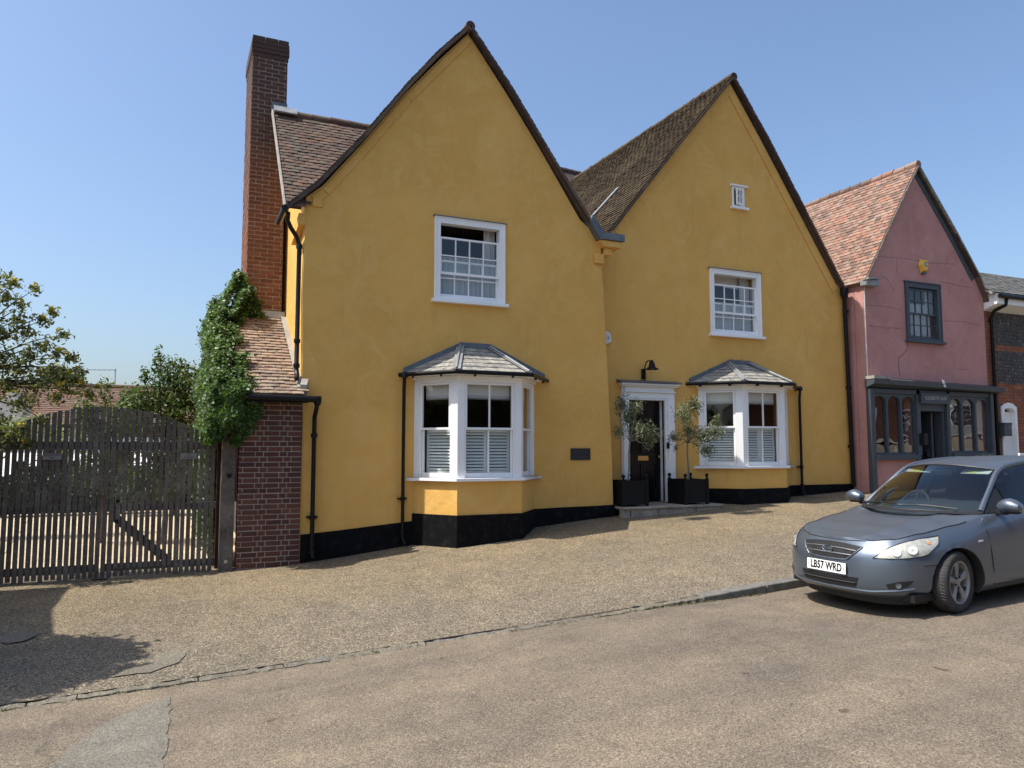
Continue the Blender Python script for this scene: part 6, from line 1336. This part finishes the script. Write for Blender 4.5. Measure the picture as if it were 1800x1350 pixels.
# greenhouse ------------------------------------------------------------
def arcpt(c, e, t, sag=2.): # between the centre-line point and the edge point, t -1..1
    a = abs(t)**sag; return V(lerp(c[0], e[0], a), e[1]*t, lerp(c[2], e[2], a))
WB_c, WB_e = (1.06, 0, .985), (1.47, .735, .965); WT_c, WT_e = (1.90, 0, 1.425), (2.04, .565, 1.365)
m = MB(); m.grid(lambda u, v: arcpt([lerp(WB_c[k], WT_c[k], v) for k in range(3)], [lerp(WB_e[k], WT_e[k], v) for k in range(3)], -1+2*u)+V(-.03, 0, .02)*math.sin(math.pi*v), 20, 12)
ws = cb(m, 'windscreen', 'car_glass', smooth=True, fix=False)
cb(MB().tube([arcpt(WB_c, WB_e, t)+V(0, 0, -.004) for t in fr(-1, 1, 16)], .008, 6), 'screen_seal', 'car_black', ws); cb(MB().tube([arcpt(WT_c, WT_e, t) for t in fr(-1, 1, 16)], .010, 6), 'screen_seal', 'car_black', ws)
m = MB(); m.grid(lambda u, v: V(lerp(lerp(1.06, 1.47, abs(-1+2*u)**2), 1.0+.42*abs(-1+2*u)**2, v), .76*(-1+2*u), lerp(lerp(.985, .962, abs(-1+2*u)**2), lerp(.965, .94, abs(-1+2*u)**2), v)), 20, 2); cb(m, 'cowl', 'car_black', smooth=True, fix=False)
RAIL = catmull([(1.47, .735, .965), (1.75, .655, 1.17), (2.04, .585, 1.365), (2.35, .57, 1.42), (2.8, .565, 1.435), (3.3, .56, 1.41), (3.7, .55, 1.33), (4.02, .56, 1.16), (4.15, .58, 1.03)], 8)
def railp(x): return V(x, np.interp(x, RAIL[:, 0], RAIL[:, 1]), np.interp(x, RAIL[:, 0], RAIL[:, 2]))
m = MB(); 
def roofp(u, v):
    x = lerp(1.90, 3.72, v); e = railp(lerp(2.04, 3.72, v)); t = -1+2*u; a = abs(t)**2.2; zc = np.interp(x, [1.90, 2.2, 2.7, 3.2, 3.72], [1.425, 1.468, 1.482, 1.465, 1.40])
    return V(lerp(x, e.x, a), e.y*t, lerp(zc, e.z, a))
m.grid(roofp, 24, 20); cb(m, 'roof', 'car_paint', smooth=True, fix=False)
for side in (-1, 1):
    rl = [V(p[0], side*p[1], p[2]) for p in RAIL[:60]]; cb(MB().tube(rl, [.030]*5+[.027]*(len(rl)-5), 10), 'roof_rail', 'car_paint', smooth=True)
    bl = lambda x: V(x, side*np.interp(x, [1.45, 1.8, 2.6, 3.4, 4.1], [.765, .80, .815, .80, .74]), np.interp(x, [1.45, 2.0, 3.0, 4.1], [.945, .96, .985, 1.02]))
    for (xa, xb, nm, gm) in ((1.86, 2.62, 'door_window', 'privacy_glass'), (2.70, 3.45, 'door_window', 'privacy_glass'), (3.5, 3.8, 'quarter_window', 'privacy_glass')):
        m = MB(); m.grid(lambda u, v: bl(lerp(xa, xb, u)).lerp(V(railp(lerp(xa, xb, u)).x, side*railp(lerp(xa, xb, u)).y, railp(lerp(xa, xb, u)).z), v)+V(0, side*.012*math.sin(math.pi*v), 0), 12, 6); cb(m, nm, gm, smooth=True, fix=False)
    m = MB(); p0, p1, p2 = bl(1.50), bl(1.86), V(1.86, side*railp(1.86).y, railp(1.86).z); m.add([p0, p1, p2, p0+V(0, -side*.02, 0), p1+V(0, -side*.02, 0), p2+V(0, -side*.02, 0)], [(0, 1, 2), (3, 5, 4), (0, 3, 4, 1), (1, 4, 5, 2), (2, 5, 3, 0)]); cb(m, 'sail_panel', 'car_black')
    for x in (2.66, 3.47): m = MB(); p, q = bl(x), V(x, side*railp(x).y, railp(x).z); m.beam(p, q, V(.035, 0, 0), V(0, side*.012, 0)); cb(m, 'pillar', 'car_black')
    cb(MB().tube([bl(x)+V(0, side*.004, 0) for x in fr(1.55, 4.05, 24)], .012, 6), 'window_trim', 'car_black', smooth=True)
    # door mirrors
    mc = V(1.58, side*.985, 1.02)
    m = MB(); m.lathe([(1e-4, -.11), (.055, -.095), (.082, -.05), (.09, .0), (.086, .05), (.06, .095), (1e-4, .11)], (0, 0, 0), 16)
    m.v = [tuple(mc+V(min(.055, x*.95) , z*1.12, y*.82+.02*(1-abs(z)/.11))) for x, y, z in m.v]; mm = cb(m, 'door_mirror', 'car_paint', smooth=True)
    cb(MB().beam(V(1.63, side*.80, .955), V(1.61, side*.93, .955), V(.035, 0, 0), V(0, 0, .022)), 'mirror_foot', 'car_black', mm, bevel=.008)
    m = MB(); m.lathe([(1.0, 0), (.85, -.04), (1e-4, -.05)], (0, 0, 0), 16); m.v = [tuple(mc+V(y*.06+.01, x*.105, -.045+z*.5)) for x, y, z in m.v]; cb(m, 'mirror_base', 'car_black', mm)
# rear screen and tailgate
m = MB(); m.grid(lambda u, v: V(lerp(3.72, 4.14, v), lerp(railp(3.72).y, .60, v)*(-1+2*u), lerp(1.40-.07*abs(-1+2*u)**2, 1.04, v)), 12, 6); cb(m, 'rear_screen', 'privacy_glass', smooth=True, fix=False)
for side in (-1, 1): spatch('tail_light', 'amber', ([(4.35, .80), (4.62, .80)], [(4.35, 1.0), (4.62, 1.02)]), .006, 8, 6, side)
# wipers
for a, b in ((V(1.22, .55, 1.01), V(1.16, .03, 1.02)), (V(1.12, -.02, 1.02), V(1.30, -.60, 1.0))):
    cb(MB().tube([a, a.lerp(b, .5)+V(-.01, 0, .015), b], [.012, .010, .006], 6), 'wiper', 'car_black', smooth=True)
# interior
cb(MB().grid(lambda u, v: V(lerp(1.12+.3*abs(-1+2*u)**2, 1.75, v), .70*(-1+2*u), .93-.03*v-.14*max(0, v-.75)*4), 12, 8), 'dashboard', 'dash', smooth=True, fix=False)
cb(MB().box(1.72, -.70, .45, 1.78, .70, .82), 'dash_front', 'dash')
M3 = Matrix.Rotation(R(-62), 3, 'Y'); m = MB(); m.tube([V(1.86, .36, .93)+M3 @ V(.185*math.cos(a), .185*math.sin(a), 0) for a in fr(0, 2*math.pi, 24)], .016, 8, False)
for a in (0, 2.2, 4.1): m.tube([V(1.86, .36, .93), V(1.86, .36, .93)+M3 @ V(.18*math.cos(a), .18*math.sin(a), 0)], .014, 6)
m.lathe([(.06, -.02), (.065, .0), (.05, .02)], V(1.86, .36, .93), 12, M3); cb(m, 'steering_wheel', 'dash', smooth=True)
for y in (-.36, .36):
    m = MB(); m.obox((2.45, y, .55), (.25, 0, .02), (0, .24, 0), (0, 0, .08)); m.obox((2.74, y, .92), (.06, 0, -.01), (0, .23, 0), (.10, 0, .33)); m.obox((2.86, y, 1.29), (.045, 0, 0), (0, .13, 0), (.01, 0, .09)); cb(m, 'front_seat', 'seat', bevel=.04)
    v_ = cb(MB().obox((2.02, y*1.0, 1.352), (.06, 0, .028), (0, .17, 0), (-.002, 0, .006)), 'sun_visor', 'visor', bevel=.004); cb(MB().obox((1.975, y+.03, 1.339), (.012, 0, .0055), (0, .05, 0), (-.002, 0, .004)), 'visor_label', 'visor_tag', v_)
cb(MB().box(3.1, -.62, .45, 3.5, .62, 1.1), 'rear_seat', 'seat', bevel=.05); cb(MB().box(1.5, -.72, .28, 3.6, .72, .36), 'cabin_floor', 'dash')
cb(MB().obox((1.93, 0, 1.33), (.012, 0, 0), (0, .11, 0), (0, 0, .032)), 'rear_view_mirror', 'car_black', bevel=.008)
# wheels
def wheel(x, side, steer):
    w_ = bpy.data.objects.new('wheel', None); C.objects.link(w_); w_.parent = car; w_.location = (x, side*.765, WR); w_.rotation_euler = (0, 0, steer); ROOT.pop(w_.name, None)
    Q = Matrix.Rotation(R(90)*side*-1, 3, 'X')         # lathe axis z -> outward y
    def loc(m, name, mat, **k): return cb(m, name, mat, w_, **k)
    ty = loc(MB().lathe([(.205, -.09), (.25, -.102), (.285, -.10), (.303, -.085), (.311, -.05), (.312, 0), (.311, .05), (.303, .085), (.285, .10), (.25, .102), (.215, .094), (.205, .085)], (0, 0, 0), 48, Q, False), 'tyre', 'tyre', smooth=True)
    gm = MB()
    for z in (-.035, .0, .035): gm.tube([Q @ V(.3125*math.cos(a), .3125*math.sin(a), z) for a in fr(0, 2*math.pi, 48)], .003, 4, False)
    for i in range(60):
        a = 2*math.pi*i/60
        for z0, z1 in ((-.085, -.042), (.042, .085)): gm.tube([Q @ V(.3125*math.cos(a), .3125*math.sin(a), z0), Q @ V(.3115*math.cos(a+.03), .3115*math.sin(a+.03), z1)], .0022, 4, False)
    loc(gm, 'tread_grooves', 'car_black', kind='stuff')
    loc(MB().lathe([(.218, -.08), (.218, .088), (.212, .094), (.200, .092), (.192, .07), (.188, .0), (.188, -.08)], (0, 0, 0), 40, Q, False), 'rim', 'alloy', smooth=True)
    loc(MB().lathe([(1e-4, -.02), (.188, -.02), (.188, -.03)], (0, 0, 0), 24, Q), 'brake_back', 'car_black'); loc(MB().lathe([(.06, .0), (.13, .0), (.13, .012), (.06, .012)], (0, 0, 0), 28, Q), 'brake_disc', 'steel')
    for i in range(5):
        a = 2*math.pi*i/5+.3; d = V(math.cos(a), math.sin(a), 0); t = V(-math.sin(a), math.cos(a), 0); m = MB(); st = []
        for r_, wd, zt in ((.035, .030, .070), (.08, .026, .078), (.14, .033, .082), (.197, .058, .084)): st += [d*r_-t*wd+V(0, 0, zt-.012), d*r_-t*wd*.55+V(0, 0, zt), d*r_+t*wd*.55+V(0, 0, zt), d*r_+t*wd+V(0, 0, zt-.012), d*r_+t*wd*.8+V(0, 0, zt-.05), d*r_-t*wd*.8+V(0, 0, zt-.05)]
        m.add([Q @ p for p in st], [(i*6+j, (i+1)*6+j, (i+1)*6+(j+1) % 6, i*6+(j+1) % 6) for i in range(3) for j in range(6)]+[tuple(range(6))]); loc(m, 'spoke', 'alloy', smooth=True)
        c = Q @ (V(math.cos(a+.63), math.sin(a+.63), 0)*.055+V(0, 0, .070)); loc(MB().lathe([(.010, -.02), (.010, .012), (.006, .014)], c, 8, Q), 'wheel_bolt', 'car_black')
    loc(MB().lathe([(.068, .03), (.066, .066), (.034, .076), (.032, .083), (1e-4, .086)], (0, 0, 0), 24, Q), 'hub', 'alloy', smooth=True)
ang = R(11)
wheel(WX[0], -1, ang); wheel(WX[0], 1, ang); wheel(WX[1], -1, 0); wheel(WX[1], 1, 0)
